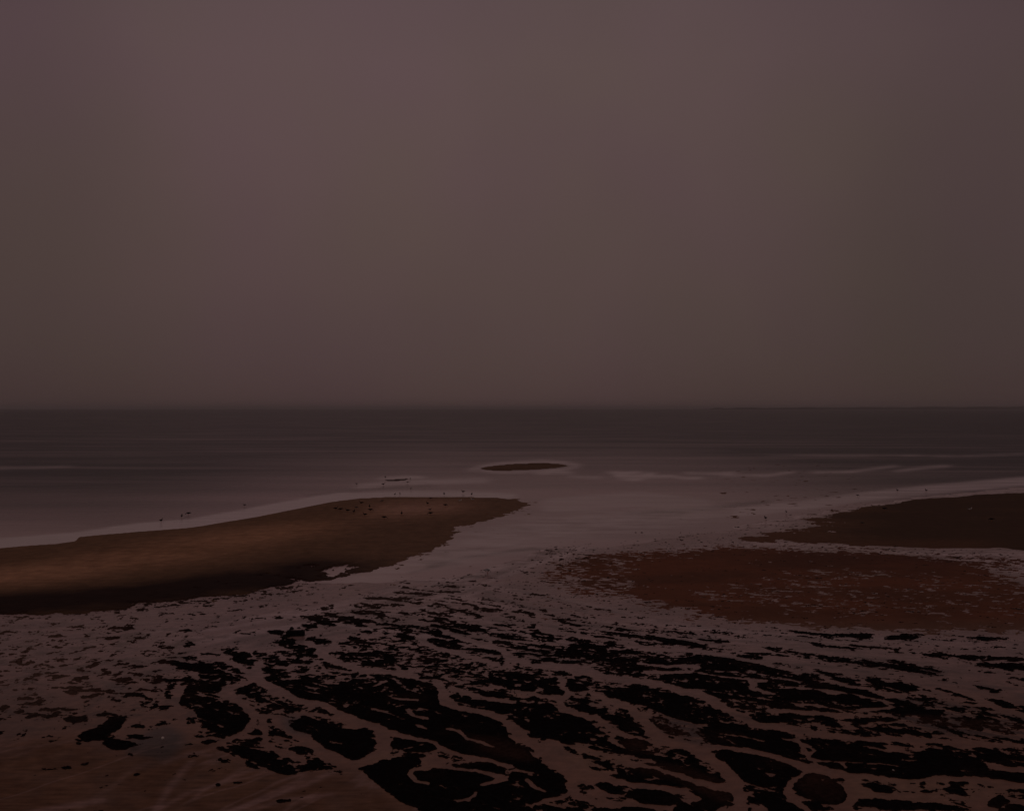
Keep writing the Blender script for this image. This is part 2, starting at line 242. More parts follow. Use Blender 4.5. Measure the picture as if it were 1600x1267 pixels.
# --- dark weed beds: polygons read off enlargements of the photograph (origin x, 3.875 times enlarged)
def Z_(x0, pts): return [(x0+a/3.875, 940+b/3.875) for a, b in pts]
DARK = {1200: [
 [(0,415),(60,425),(100,450),(140,470),(150,440),(200,425),(280,440),(360,490),(450,520),(560,530),(700,575),(800,595),(830,600),(780,640),(700,610),(600,590),(520,565),(430,548),(300,530),(200,520),(60,510),(0,500)],
 [(0,520),(80,525),(200,540),(280,525),(330,550),(420,560),(480,560),(560,590),(650,610),(720,625),(790,655),(840,620),(900,630),(980,665),(1060,650),(1120,670),(1000,680),(860,690),(700,670),(560,650),(400,600),(300,600),(180,590),(210,620),(330,640),(420,625),(500,640),(545,660),(490,680),(400,675),(290,660),(180,655),(60,645),(0,640)],
 [(350,440),(450,455),(520,470),(545,500),(480,495),(400,470)],
 [(570,470),(640,465),(720,490),(800,490),(860,510),(920,520),(870,545),(800,555),(740,530),(620,500)],
 [(520,700),(600,710),(740,695),(780,715),(720,730),(600,730),(530,720)],
 [(180,690),(330,685),(400,710),(360,725),(200,697)], [(415,712),(500,710),(500,727),(430,727)],
 [(0,690),(80,695),(140,715),(190,725),(180,742),(60,737),(0,717)], [(300,740),(340,730),(410,745),(350,760)],
 [(320,768),(400,782),(470,808),(560,808),(540,824),(440,817),(340,790)],
 [(480,760),(600,760),(750,765),(850,780),(900,800),(1000,800),(1160,830),(1000,830),(800,800),(600,785)],
 [(1300,835),(1390,825),(1380,845),(1310,850)],
 [(0,785),(60,790),(160,815),(165,850),(230,880),(240,910),(230,940),(300,985),(400,1015),(500,1035),(620,1040),(780,1065),(860,1075),(940,1070),(1000,1050),(1150,1050),(1300,1060),(1420,1080),(1700,1110),(1700,1045),(1480,1030),(1380,1020),(1360,1035),(1300,1010),(1340,995),(1300,965),(1230,945),(1140,940),(1080,910),(1000,885),(960,880),(920,905),(850,920),(780,910),(700,890),(560,870),(450,870),(370,870),(300,850),(240,840),(180,825)],
 [(1225,885),(1290,880),(1400,910),(1700,945),(1700,1000),(1450,1000),(1350,960),(1240,920)],
 [(760,850),(880,855),(860,882),(790,872)], [(490,845),(600,830),(720,850),(740,880),(680,890),(540,862)],
 [(980,520),(1040,525),(1150,550),(1250,590),(1400,600),(1700,660),(1700,690),(1450,655),(1350,625),(1200,585),(1100,560)],
 [(1200,380),(1300,373),(1450,376),(1700,400),(1700,420),(1400,402),(1250,392)], [(1450,455),(1700,470),(1700,482),(1500,472)],
 [(890,305),(1050,318),(1250,328),(1700,350),(1700,362),(1250,352),(950,332)],
 [(50,173),(250,182),(400,196),(560,196),(640,198),(600,222),(400,217),(250,198)], [(700,208),(850,194),(980,200),(850,228),(700,228)], [(1200,215),(1400,213),(1490,225),(1300,238)],
 [(200,238),(350,260),(540,280),(530,294),(330,272)], [(640,265),(760,268),(740,276)], [(760,285),(840,290),(780,298)],
 [(0,270),(150,300),(300,320),(450,340),(650,365),(800,365),(950,395),(1110,440),(950,430),(780,410),(600,380),(400,365),(200,330),(0,295)],
 [(1000,468),(1180,478),(1160,486),(1010,478)], [(1220,500),(1310,510),(1290,520)], [(1330,532),(1440,542),(1380,552)],
 [(0,950),(60,960),(150,1000),(210,1030),(190,1060),(120,1100),(95,1150),(120,1200),(200,1240),(240,1290),(240,1400),(0,1400)],
 [(150,1120),(200,1070),(270,1040),(340,1050),(400,1080),(450,1120),(470,1160),(490,1200),(400,1230),(320,1220),(240,1195),(160,1160)],
 [(390,1055),(440,1070),(480,1095),(430,1087)], [(160,1192),(300,1222),(380,1262),(250,1262)],
 [(550,1075),(620,1085),(680,1110),(760,1110),(770,1140),(740,1160),(640,1150),(570,1120)],
 [(780,1138),(900,1143),(1020,1138),(1030,1150),(850,1168),(780,1168)], [(1000,1095),(1070,1093),(1070,1110),(1020,1112)], [(1085,1080),(1150,1070),(1240,1085),(1200,1102),(1100,1102)],
 [(1060,1130),(1110,1116),(1160,1120),(1190,1150),(1240,1180),(1150,1172),(1080,1150)], [(1280,1080),(1400,1085),(1500,1112),(1420,1102)], [(1420,1130),(1700,1150),(1700,1165),(1440,1145)],
 [(1310,1158),(1350,1163),(1330,1185)], [(1320,1205),(1400,1170),(1450,1195),(1520,1195),(1440,1215),(1390,1250),(1330,1240)],
 [(510,1230),(540,1190),(700,1195),(850,1205),(1000,1220),(1100,1235),(1150,1250),(1100,1264),(950,1258),(800,1262),(700,1240),(560,1235)], [(1390,1260),(1460,1230),(1700,1250),(1700,1300),(1390,1290)]],
850: [
 [(250,150),(350,180),(460,190),(560,203),(700,218),(820,232),(920,250),(1030,275),(940,274),(800,258),(700,243),(560,218),(420,200)],
 [(1140,313),(1250,323),(1400,350),(1300,352),(1180,337)],
 [(170,250),(260,230),(330,260),(380,300),(400,330),(500,330),(560,370),(600,400),(640,440),(560,460),(450,430),(360,400),(310,370),(240,340),(130,290)],
 [(390,285),(460,293),(520,288),(520,312),(420,307)], [(350,238),(470,250),(440,258)],
 [(900,330),(970,310),(1030,330),(1060,325),(1180,355),(1290,375),(1330,395),(1400,410),(1460,455),(1440,480),(1330,475),(1230,465),(1100,450),(960,430),(900,420),(960,400),(930,380),(850,375),(760,385),(650,380),(560,370),(620,350),(760,350),(850,345)],
 [(640,400),(760,405),(900,398),(880,414),(720,420)],
 [(690,450),(850,435),(960,440),(1100,460),(1240,475),(1240,500),(1210,520),(1250,540),(1350,560),(1400,565),(1550,590),(1550,640),(1400,640),(1250,600),(1100,580),(980,560),(900,530),(800,510),(700,480)],
 [(1300,490),(1450,490),(1550,500),(1550,590),(1420,560),(1300,530)],
 [(1300,700),(1400,683),(1500,705),(1550,720),(1550,742),(1450,737),(1320,717)], [(1140,630),(1200,618),(1250,640),(1180,652)],
 [(340,545),(400,520),(480,520),(570,515),(640,525),(700,525),(760,545),(830,570),(870,560),(900,600),(980,600),(1030,650),(1050,700),(1080,740),(1200,740),(1230,770),(1300,790),(1400,780),(1550,820),(1550,980),(1450,940),(1350,920),(1200,890),(1040,875),(1000,850),(950,790),(900,740),(800,710),(740,695),(620,640),(580,620),(480,600),(400,575)],
 [(1050,880),(1150,910),(1300,930),(1400,960),(1500,1000),(1550,1030),(1540,1070),(1480,1110),(1450,1160),(1480,1210),(1550,1240),(1550,1400),(1400,1400),(1370,1267),(1300,1200),(1240,1140),(1180,1080),(1110,1000),(1070,930)],
 [(130,470),(200,460),(260,480),(280,520),(270,545),(200,530),(120,500)], [(0,420),(100,420),(160,440),(60,440)], [(0,480),(60,500),(130,540),(120,575),(50,575),(0,560)],
 [(150,570),(200,555),(270,580),(290,610),(220,615),(160,600)], [(130,620),(220,630),(330,640),(400,665),(360,685),(300,680),(220,660)], [(480,620),(530,615),(545,635),(500,645)],
 [(0,650),(80,660),(150,680),(240,700),(300,760),(360,790),(400,800),(400,850),(430,880),(510,900),(600,920),(700,930),(800,960),(930,950),(950,960),(860,990),(800,1000),(760,990),(650,960),(520,930),(400,900),(300,890),(200,860),(160,870),(60,830),(0,820)],
 [(380,690),(440,670),(500,680),(530,700),(560,750),(630,780),(630,830),(580,820),(500,800),(450,770),(400,720)],
 [(430,850),(480,830),(560,830),(630,850),(720,900),(680,920),(560,910),(480,880)],
 [(800,1010),(900,990),(960,990),(1010,1030),(1090,1030),(1120,1070),(1120,1100),(1050,1095),(980,1080),(900,1060),(820,1030)],
 [(230,905),(350,950),(500,1000),(620,1010),(760,1050),(900,1100),(1000,1130),(1080,1170),(1120,1210),(1080,1240),(1000,1290),(800,1290),(810,1220),(980,1197),(920,1180),(860,1130),(700,1110),(560,1100),(400,1065),(280,1052),(450,1035),(560,1060),(540,1030),(400,980),(300,940)],
 [(500,1160),(560,1130),(700,1140),(800,1160),(860,1190),(800,1215),(780,1230),(650,1230),(560,1225),(540,1200),(480,1180)], [(310,1105),(350,1090),(420,1105),(400,1125),(340,1125)],
 [(380,1150),(450,1130),(490,1150),(480,1170),(400,1170)], [(160,1190),(230,1180),(320,1210),(320,1235),(230,1220)], [(340,1260),(400,1235),(520,1240),(600,1235),(740,1240),(735,1300),(340,1300)],
 [(1170,1250),(1250,1243),(1290,1300),(1170,1300)], [(1210,1160),(1280,1195),(1310,1235),(1260,1210)],
 [(90,920),(170,915),(230,950),(260,1000),(210,1000),(130,960)], [(40,870),(150,885),(200,900),(120,902)],
 [(0,1010),(80,1040),(160,1090),(110,1120),(60,1130),(0,1140)], [(0,1230),(100,1235),(260,1262),(260,1300),(0,1300)]],
550: [
 [(750,440),(950,435),(1000,430),(1120,450),(1250,470),(1230,510),(1120,520),(1100,560),(980,550),(900,510),(720,500),(680,480)],
 [(1170,425),(1260,416),(1330,440),(1250,446)],
 [(0,425),(100,440),(200,450),(350,470),(480,490),(560,510),(570,540),(530,570),(540,600),(560,630),(640,650),(750,665),(800,680),(880,720),(930,760),(950,820),(1000,850),(1060,890),(1110,950),(1200,1010),(1240,1050),(1160,1050),(1000,1010),(930,980),(830,945),(700,930),(570,890),(540,850),(480,835),(330,800),(240,770),(100,720),(0,690)],
 [(90,1040),(100,990),(200,955),(350,935),(400,950),(480,985),(600,990),(700,1030),(820,1040),(960,1070),(950,1020),(1000,1030),(1160,1070),(1200,1090),(1320,1080),(1290,1130),(1240,1190),(1100,1215),(1060,1300),(500,1300),(430,1267),(330,1225),(230,1170),(130,1110)],
 [(700,985),(780,965),(860,970),(930,1010),(860,1030),(760,1010)],
 [(240,820),(350,830),(500,860),(520,890),(450,915),(350,905),(270,890)],
 [(0,770),(80,780),(150,820),(130,870),(100,920),(50,960),(0,965)],
 [(570,585),(680,590),(820,600),(1000,600),(1100,630),(1230,630),(1250,650),(1340,690),(1440,720),(1480,770),(1550,790),(1550,930),(1420,890),(1300,860),(1200,850),(1100,800),(1000,750),(960,700),(880,670),(800,650),(700,640),(620,625)],
 [(680,510),(780,530),(900,550),(1100,580),(1220,590),(1180,600),(1000,590),(850,575),(740,560)]],
250: [
 [(200,390),(300,350),(390,370),(470,400),(515,440),(490,475),(420,510),(300,550),(340,570),(420,600),(500,650),(540,670),(540,700),(590,710),(560,760),(480,800),(420,810),(330,790),(260,740),(210,670),(120,600),(130,560),(160,510),(250,470),(230,430)],
 [(150,330),(200,320),(270,335),(230,355),(150,345)], [(100,400),(180,365),(220,380),(170,415)], [(10,440),(100,430),(70,450)], [(80,470),(180,460),(230,480),(150,490)],
 [(440,350),(450,310),(530,300),(560,335),(620,370),(540,385),(480,370)], [(360,286),(440,298),(400,310)],
 [(690,240),(780,205),(830,240),(900,265),(1000,280),(960,305),(850,300),(760,280)], [(880,218),(1000,223),(1060,240),(1000,250),(900,237)],
 [(970,33),(1060,38),(1030,54),(980,50)], [(940,70),(990,90),(1050,130),(980,132),(900,110)], [(690,88),(760,98),(720,112)], [(650,178),(740,178),(740,194),(660,197)], [(860,138),(960,143),(950,162),(880,157)],
 [(590,470),(640,448),(740,460),(900,450),(1000,500),(1550,500),(1550,690),(1550,820),(1450,790),(1350,750),(1220,710),(1120,670),(1040,630),(980,600),(830,590),(790,560),(740,520),(620,490)],
 [(1040,300),(1180,310),(1300,300),(1380,310),(1450,370),(1400,400),(1300,395),(1200,350),(1080,320)],
 [(450,520),(560,510),(620,560),(700,580),(660,600),(720,620),(800,640),(880,650),(860,680),(760,670),(640,640),(580,600),(500,560)], [(580,670),(660,663),(760,685),(680,692),(600,682)],
 [(770,750),(850,700),(960,690),(1040,700),(1060,740),(1120,770),(1240,780),(1320,830),(1290,890),(1240,930),(1180,965),(1100,930),(1000,890),(950,850),(900,800),(820,780)],
 [(900,638),(960,643),(950,668)], [(230,850),(320,830),(410,840),(370,860),(280,870)],
 [(330,880),(470,870),(600,900),(720,940),(660,970),(600,1000),(540,990),(500,950),(430,920),(370,900)],
 [(650,1000),(700,970),(780,945),(820,960),(800,1000),(830,1040),(760,1050),(690,1030)], [(760,880),(900,870),(960,920),(1020,980),(940,1010),(860,1030),(880,980),(840,930)],
 [(640,830),(740,790),(770,810),(700,850),(660,870)], [(350,948),(420,948),(440,970),(380,982)], [(325,1098),(385,1103),(350,1116)], [(690,1205),(820,1193),(800,1207),(720,1214)],
 [(150,700),(230,700),(220,730),(160,740)], [(180,790),(280,810),(240,827),(190,812)], [(425,530),(455,535),(445,550),(428,548)], [(310,98),(375,88),(330,108)], [(590,35),(640,24),(610,42)]],
0: [
 [(450,830),(520,780),(620,760),(660,700),(600,690),(640,660),(700,680),(800,690),(760,700),(730,750),(700,780),(640,800),(650,830),(520,850),(470,870)],
 [(610,850),(700,830),(800,850),(830,870),(760,890),(700,905),(650,880)], [(760,803),(860,803),(950,820),(850,832),(790,822)], [(780,750),(850,740),(900,755),(820,770)],
 [(380,700),(520,693),(540,710),(450,745),(400,735)], [(250,685),(330,678),(350,690),(290,707)], [(205,648),(350,648),(340,662),(230,662)], [(170,611),(290,621),(280,630),(190,624)],
 [(300,770),(380,755),(350,777)], [(740,930),(800,915),(820,940)], [(290,568),(400,578),(330,588)], [(350,513),(490,526),(470,534),(380,524)], [(480,578),(540,580),(510,592)],
 [(790,1050),(850,1035),(890,1037),(820,1056)], [(480,985),(550,966),(530,986)], [(310,1014),(440,995),(430,1006)], [(380,920),(445,906),(410,922)], [(150,970),(180,972),(160,978)],
 [(510,400),(560,373),(610,375),(560,397)], [(1140,790),(1250,815),(1190,822)], [(860,203),(1000,193),(1130,178),(1250,170),(1130,184),(1000,200)]]}
LIGHT = [(1200, 11, [(165,830),(200,860),(250,880),(290,900),(240,930),(250,950),(310,965),(420,970),(550,975),(680,980),(800,1000),(850,1010)]), (1200, 10, [(450,975),(470,1008)]),
 (1200, 9, [(560,875),(640,885),(700,900),(750,915)]), (1200, 10, [(200,400),(290,430),(400,480),(470,510),(580,520),(700,550),(820,590),(900,605)]),
 (1200, 10, [(100,515),(250,525),(420,545),(520,560),(600,580),(700,600),(760,620)]), (1200, 18, [(750,640),(560,655)]), (1200, 9, [(780,725),(880,745),(1000,760),(1150,820)]),
 (850, 12, [(560,375),(700,392),(850,385),(930,395),(900,422),(760,430),(600,430)]), (850, 12, [(930,430),(1100,457),(1250,470),(1350,480)]), (850, 14, [(1250,480),(1280,500),(1250,518),(1400,560)]),
 (850, 8, [(1000,520),(1150,550)]), (850, 10, [(1070,800),(1200,815),(1360,855)]), (850, 9, [(640,650),(760,700),(870,740)]), (850, 8, [(850,770),(900,800),(960,850)]),
 (850, 14, [(90,600),(110,640),(230,680),(330,700)]), (850, 30, [(1040,878),(1200,895)]), (850, 36, [(1200,893),(1400,935),(1550,985)]), (850, 30, [(1550,985),(1600,1000)]),
 (550, 25, [(430,950),(450,1010),(370,1015),(348,1045),(390,1085),(460,1100)]), (550, 26, [(480,990),(640,1012),(760,1025),(850,1050),(930,1075),(790,1108)]),
 (550, 22, [(1060,1075),(1100,1120),(1170,1150)]), (550, 16, [(750,1150),(740,1180),(640,1210)]), (550, 14, [(530,1110),(575,1130)]), (550, 9, [(320,890),(430,865)]),
 (550, 14, [(120,650),(200,665),(280,695)]), (550, 16, [(340,650),(370,690),(460,708)]), (550, 14, [(390,745),(450,770)]), (550, 14, [(230,580),(290,590),(400,598)]),
 (550, 18, [(580,770),(650,780),(700,830),(780,850),(860,880)]), (550, 14, [(210,480),(130,515)]), (550, 14, [(1375,790),(1385,800)]), (550, 14, [(1450,830),(1465,830)]), (550, 14, [(1060,715),(1070,725)]),
 (550, 13, [(1000,545),(1080,550),(1140,575),(1280,590)]), (550, 20, [(1250,455),(1290,480),(1260,510),(1310,550)]), (550, 30, [(700,940),(830,958),(950,1000)]), (550, 26, [(230,795),(350,825),(500,850),(550,890),(700,940)]),
 (550, 36, [(540,560),(560,620),(700,650),(800,665),(880,695),(960,760),(1040,830)]), (250, 13, [(1030,850),(1110,862)]),
 (250, 36, [(620,500),(760,560),(830,605),(980,620),(1060,665),(1200,720),(1330,770)]), (250, 36, [(400,520),(440,580),(540,640),(580,690)]), (250, 12, [(320,870),(430,825),(560,770)]),
 (250, 26, [(110,500),(130,540),(90,600),(140,680),(140,770),(230,860)]), (250, 9, [(280,440),(360,400)]), (250, 7, [(400,632),(450,628)]), (250, 10, [(740,470),(850,465)])]
LIGHT += [(850, 45, [(250,400),(350,450),(560,480),(700,500),(850,540),(960,570),(1080,640),(1180,690),(1280,745),(1400,760),(1550,790)]),
 (550, 36, [(520,490),(560,560),(620,640),(750,660),(850,690),(950,740)]), (550, 62, [(950,740),(1050,830),(1150,900),(1250,970)]), (550, 95, [(1200,930),(1300,1010),(1390,1080)]), (850, 95, [(30,860),(120,930),(220,1010),(300,1070)]),
 (850, 46, [(300,560),(400,600),(520,640),(580,700),(680,790)]), (850, 85, [(660,790),(750,850),(900,880),(1000,950)]), (850, 66, [(1000,950),(1080,1000),(1150,1080),(1180,1180),(1190,1290)]),
 (850, 22, [(80,570),(100,640),(200,680),(330,710),(430,780),(400,840),(500,890)]), (850, 28, [(200,880),(350,920),(550,980),(750,1030),(900,1080),(1050,1110),(1150,1150)]), (850, 30, [(300,1070),(500,1100),(700,1120),(850,1150),(930,1190)]),
 (850, 38, [(150,1100),(200,1180),(340,1220),(600,1235),(760,1250)]), (850, 22, [(0,1200),(100,1190),(200,1130)]), (850, 14, [(450,250),(700,290),(900,300),(1100,330),(1280,360),(1400,390),(1550,430)]), (850, 40, [(0,380),(200,400),(300,430)]),
 (250, 46, [(600,380),(560,440),(620,490),(760,550),(830,600),(980,620),(1060,665),(1200,720),(1330,770),(1400,800)]), (250, 62, [(1340,780),(1360,850),(1360,900),(1260,955),(1200,990)]),
 (250, 46, [(700,720),(800,790),(900,840),(980,910)]), (250, 75, [(980,910),(1100,985),(1200,1050),(1300,1140),(1450,1240)]), (250, 45, [(1060,270),(960,310),(1060,360),(1200,410),(1400,430),(1550,450)]), (250, 24, [(830,245),(900,260),(1030,290)]),
 (250, 34, [(250,345),(380,350),(470,385),(540,430),(560,480),(480,505),(400,525),(380,550),(480,600),(570,690),(620,695),(760,705)]), (250, 20, [(570,700),(520,780),(440,830),(300,875)]), (250, 28, [(620,700),(640,780),(640,860),(740,920),(870,960)]),
 (550, 35, [(0,700),(130,750),(220,800)]), (550, 70, [(190,830),(200,900),(130,950)]), (550, 28, [(400,225),(500,275),(620,310),(760,345),(880,380)]), (550, 28, [(560,190),(700,230),(900,285),(950,330),(940,390)]), (550, 38, [(940,330),(1100,390),(1300,405),(1450,440)]),
 (550, 28, [(600,520),(700,560),(850,590),(980,610)]), (1200, 18, [(0,660),(300,672),(600,690)]), (1200, 42, [(0,750),(200,775),(300,810),(560,830),(900,835),(1200,862),(1700,880)]),
 (1200, 22, [(0,930),(100,950),(220,1010),(400,1050),(550,1060),(800,1088),(1000,1075),(1300,1085),(1700,1125)]), (1200, 22, [(210,1040),(130,1100),(105,1150),(150,1205),(250,1270)]), (1200, 50, [(490,1100),(520,1170),(480,1225)]),
 (1200, 24, [(850,470),(1000,495),(1200,560),(1400,645),(1550,690)]), (1200, 44, [(0,345),(200,372),(400,412),(600,425)]), (1200, 40, [(0,225),(300,300),(600,325),(900,350),(1100,400),(1300,460),(1550,560)])]
BROWN = [Z_(1200, [(820,680),(1000,680),(1150,710),(1300,720),(1700,760),(1700,850),(1400,790),(1200,770),(1000,750),(850,730)]), Z_(850, [(610,670),(740,700),(880,740),(960,830),(940,860),(880,850),(800,800),(730,800),(700,750),(640,700)])]
cD = Canvas(-1.)                                   # first the loose scatter: (polygon, density)
for pts, val in (
    ([(-300, 975), (200, 965), (330, 985), (300, 1040), (290, 1110), (200, 1120), (100, 1120), (-300, 1140)], -.62),
    ([(-300, 935), (0, 935), (200, 925), (420, 900), (520, 895), (480, 925), (330, 945), (200, 962), (0, 968), (-300, 985)], -.12),
    ([(0, 962), (250, 955), (400, 955), (300, 990), (0, 990)], -.75),
    ([(60, 1030), (290, 1020), (280, 1100), (120, 1110)], -.5),
    ([(400, 955), (520, 935), (640, 925), (800, 945), (900, 985), (900, 1010), (700, 990), (560, 1000), (420, 1005)], -.70),
    ([(560, 960), (700, 960), (850, 985), (960, 1020), (960, 1040), (800, 1035), (650, 1005), (560, 990)], -.45),
    ([(550, 995), (660, 1000), (790, 1035), (800, 1060), (700, 1060), (620, 1045), (550, 1030)], .16),
    ([(420, 1025), (500, 1025), (620, 1055), (720, 1070), (900, 1090), (900, 1130), (700, 1120), (450, 1070), (400, 1050)], .15),
    ([(640, 895), (760, 885), (860, 930), (960, 965), (900, 965), (780, 950), (680, 930)], -.65),
    ([(900, 950), (1060, 965), (1160, 985), (1100, 990), (950, 970)], -.65),
    ([(1130, 975), (1300, 990), (1700, 1000), (1700, 1025), (1400, 1015), (1150, 1000)], -.5),
    ([(930, 1000), (1150, 1015), (1350, 1045), (1300, 1060), (1050, 1035), (950, 1030)], -.3),
    ([(1200, 1090), (1700, 1110), (1700, 1150), (1400, 1140), (1200, 1110)], -.35),
    ([(540, 1002), (800, 1015), (950, 1008), (1100, 1018), (1350, 1052), (1500, 1090), (1640, 1130), (1640, 1195), (1300, 1195), (1190, 1200), (1190, 1290), (690, 1290), (640, 1240), (560, 1215), (420, 1195), (320, 1165), (290, 1110), (280, 1060), (330, 1025), (430, 1015)], .12),
    ([(1380, 1210), (1700, 1215), (1700, 1300), (1380, 1260)], -.5),
    ([(1020, 805), (1090, 790), (1170, 795), (1060, 840), (1000, 838)], -.45), ([(990, 832), (1030, 815), (1090, 806), (1165, 803), (1100, 815), (1050, 828)], -.28),
    ([(840, 845), (900, 850), (960, 870), (880, 895), (840, 880)], -.5)):
    cD.poly(pts, val)
for p in BROWN: cD.poly(p, .05)
cD.soft(12, 6)
cP = Canvas(-1.)
for x0, ps in DARK.items():
    for p in ps: cP.poly(Z_(x0, p), 1.)
for x0, wd, p in LIGHT: cP.stroke(Z_(x0, p), wd/3.875*1.25, -1.)
cL = Canvas(0.)
for x0, wd, p in LIGHT: cL.stroke(Z_(x0, p), wd/3.875*(1.2 if wd < 20 else .92), 1.)
def along(g, t):
    n = len(g)-1; k = min(int(t*n), n-1); f = t*n-k; return (lerp(g[k][0], g[k+1][0], f), lerp(g[k][1], g[k+1][1], f))
G1 = [(600,903),(760,912),(880,935),(1000,962),(1150,984),(1350,993),(1660,1006)]
G2 = [(420,965),(560,985),(680,1010),(800,1035),(980,1040),(1250,1075),(1660,1125)]
G3 = [(-40, 975),(80, 968),(200,968),(300,975),(400,985)]
G4 = [(-40,1130),(60,1120),(150,1110),(230,1110),(300,1100)]
dr = random.Random(5)
cFl = Canvas(0., 1)                                 # the same flow lines tint the wet sand
def dash(ga, gb, n, tmax, w, lo, val, cv, bias=1., wob=1.2):
    for _ in range(n):
        s_ = dr.random()**bias; t = .035+dr.random()*tmax; L_ = dr.uniform(*lo); pts = []
        for q in range(5):
            tt = min(1, t+L_*q/4); a = along(ga, tt); b = along(gb, tt); pts.append((lerp(a[0], b[0], s_)+dr.uniform(-1, 1), lerp(a[1], b[1], s_)+dr.uniform(-wob, wob)))
        ww = dr.uniform(*w)*(.7+.9*s_)
        for q in range(4): cv.stroke(pts[q:q+2], ww*(1 if q in (1, 2) else .55), val, vs=.6)
cQ = Canvas(-1.)
dash(G1, G2, 215, .62, (2.0, 4.0), (.012, .06), 1., cQ, .52)
dash(G1, G2, 110, 1., (2.0, 3.6), (.02, .09), 1., cQ, .7)
dash(G3, G4, 150, .95, (2.5, 5.0), (.03, .09), 1., cQ, .8, 1.8)
cQ.soft(2.2, 1.1)
dash(G1, G2, 150, 1., (2, 5), (.05, .3), 1., cFl, 1.6); dash([(840,800),(760,850),(640,905),(480,960),(300,1010),(100,1040)], [(900,850),(820,900),(700,945),(600,990),(420,1010),(200,1060)], 60, 1., (2, 6), (.1, .3), 1., cFl)
dash([(1000,795),(900,815),(780,830),(700,860),(620,900)], [(1160,830),(1000,850),(900,870),(800,890),(700,915)], 45, 1., (2, 6), (.1, .4), 1., cFl)
cFl.soft(4, 1.2)
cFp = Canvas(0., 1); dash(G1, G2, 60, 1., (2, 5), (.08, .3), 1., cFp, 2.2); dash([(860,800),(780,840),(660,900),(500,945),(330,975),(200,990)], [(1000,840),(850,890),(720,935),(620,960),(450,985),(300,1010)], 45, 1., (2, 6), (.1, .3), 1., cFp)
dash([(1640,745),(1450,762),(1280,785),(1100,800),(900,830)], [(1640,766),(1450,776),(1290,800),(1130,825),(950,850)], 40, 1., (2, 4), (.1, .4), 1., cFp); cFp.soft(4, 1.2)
cRt = Canvas(0., 2).poly(RED).soft(40, 9)
cW = Canvas(); cW.a = cP.a.copy(); cW.soft(7.5, 3.2); cP.soft(2.0, 1.0); cP.a = .48*cP.a + .72*cW.a + .38; cL.soft(2.6, 1.4)
cD.a = np.maximum(np.maximum(cD.a, cP.a), cQ.a*.9+.12) - np.clip(cL.a*1.35, 0, 1)*1.8
# out of the picture the same beds go on, loosely
FR = Canvas(0., 4).poly([(-30, 600), (1630, 600), (1630, 1285), (-30, 1285)]).soft(16)
cBr = Canvas(0., 2)
for p in BROWN + [Z_(850, DARK[850][-14]), Z_(1200, [(150,1120),(200,1070),(270,1040),(340,1050),(400,1080),(450,1120),(490,1200),(400,1230),(320,1220),(240,1195)]), Z_(550, [(640,800),(900,820),(1060,880),(1130,980),(1000,960),(800,900)])]: cBr.poly(p, 1.)
for p in (BROWN[0], [(1050, 1190), (1160, 1230), (1140, 1260), (1080, 1230), (950, 1195)], [(0, 965), (300, 955), (250, 1080), (0, 1100)], [(900, 940), (1700, 985), (1700, 1000), (900, 960)]): cBr.poly(p, 1.)
cBr.soft(6, 4)

# flat: where the wet flat rises out of the estuary water
cF = Canvas(0., 4).poly([(-900, 1000), (-200, 945), (0, 935), (250, 918), (400, 908), (520, 906), (620, 905), (720, 897), (800, 872), (860, 852), (960, 850), (1050, 836), (1150, 820), (1250, 802),
                         (1350, 786), (1450, 772), (1600, 757), (1800, 740), (2600, 700), (2600, 1400), (-900, 1400)]).soft(14, 6)
def flat_z(U, V, X, Y):
    inside = np.where(V > CV1, 1., cF.at(U, V)); out = (U < CU0) | (U > CU1)
    s = np.where(out, sm(V, 800, 930), inside)
    return -.05 + .07*s + .010*fbm(X*.25, Y*.25, 4, seed=3)
# colours of the flat
cDry = Canvas(0., 2).poly([(-900, 1180), (0, 1168), (60, 1156), (110, 1150), (150, 1165), (200, 1180), (260, 1160), (300, 1150), (370, 1185), (450, 1215), (540, 1200), (600, 1225), (700, 1290), (700, 1400), (-900, 1400)]).soft(26, 10)
cTrk = Canvas(0., 2).poly([(560, 1180), (640, 1170), (720, 1240), (720, 1300), (600, 1240)]).poly([(930, 1150), (1000, 1180), (980, 1210), (900, 1200), (870, 1160)]).poly([(1330, 1210), (1480, 1215), (1600, 1225), (1600, 1240), (1400, 1260), (1330, 1250)]).soft(14, 8)
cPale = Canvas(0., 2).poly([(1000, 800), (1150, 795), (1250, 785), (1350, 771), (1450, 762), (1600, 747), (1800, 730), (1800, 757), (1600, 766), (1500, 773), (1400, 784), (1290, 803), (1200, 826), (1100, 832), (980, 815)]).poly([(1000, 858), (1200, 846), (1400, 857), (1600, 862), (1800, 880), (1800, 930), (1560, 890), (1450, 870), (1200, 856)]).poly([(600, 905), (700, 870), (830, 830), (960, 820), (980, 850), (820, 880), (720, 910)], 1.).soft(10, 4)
cSilt = Canvas(0., 2).poly([(215, 1150), (260, 1130), (285, 1145), (290, 1165), (262, 1192), (235, 1184), (200, 1178), (195, 1162)]).poly([(440, 1115), (480, 1120), (490, 1150), (450, 1145)]).poly([(-50, 1080), (60, 1070), (120, 1110), (60, 1150), (-50, 1150)], .3).poly([(150, 1060), (200, 1070), (190, 1095)], .8).soft(7, 4)
cMud = Canvas(0., 2)
for p_ in BROWN + [[(1340, 1025), (1400, 1033), (1500, 1052), (1450, 1056), (1380, 1046), (1300, 1035)], [(1400, 1085), (1500, 1100), (1620, 1125), (1620, 1155), (1500, 1150), (1400, 1130)], [(1130, 1112), (1180, 1118), (1180, 1123), (1135, 1120)],
                   [(1040, 1105), (1090, 1120), (1110, 1160), (1060, 1150), (1030, 1130)]]: cMud.poly(p_)
cMud.soft(6, 3)
cRl = Canvas(0., 1)
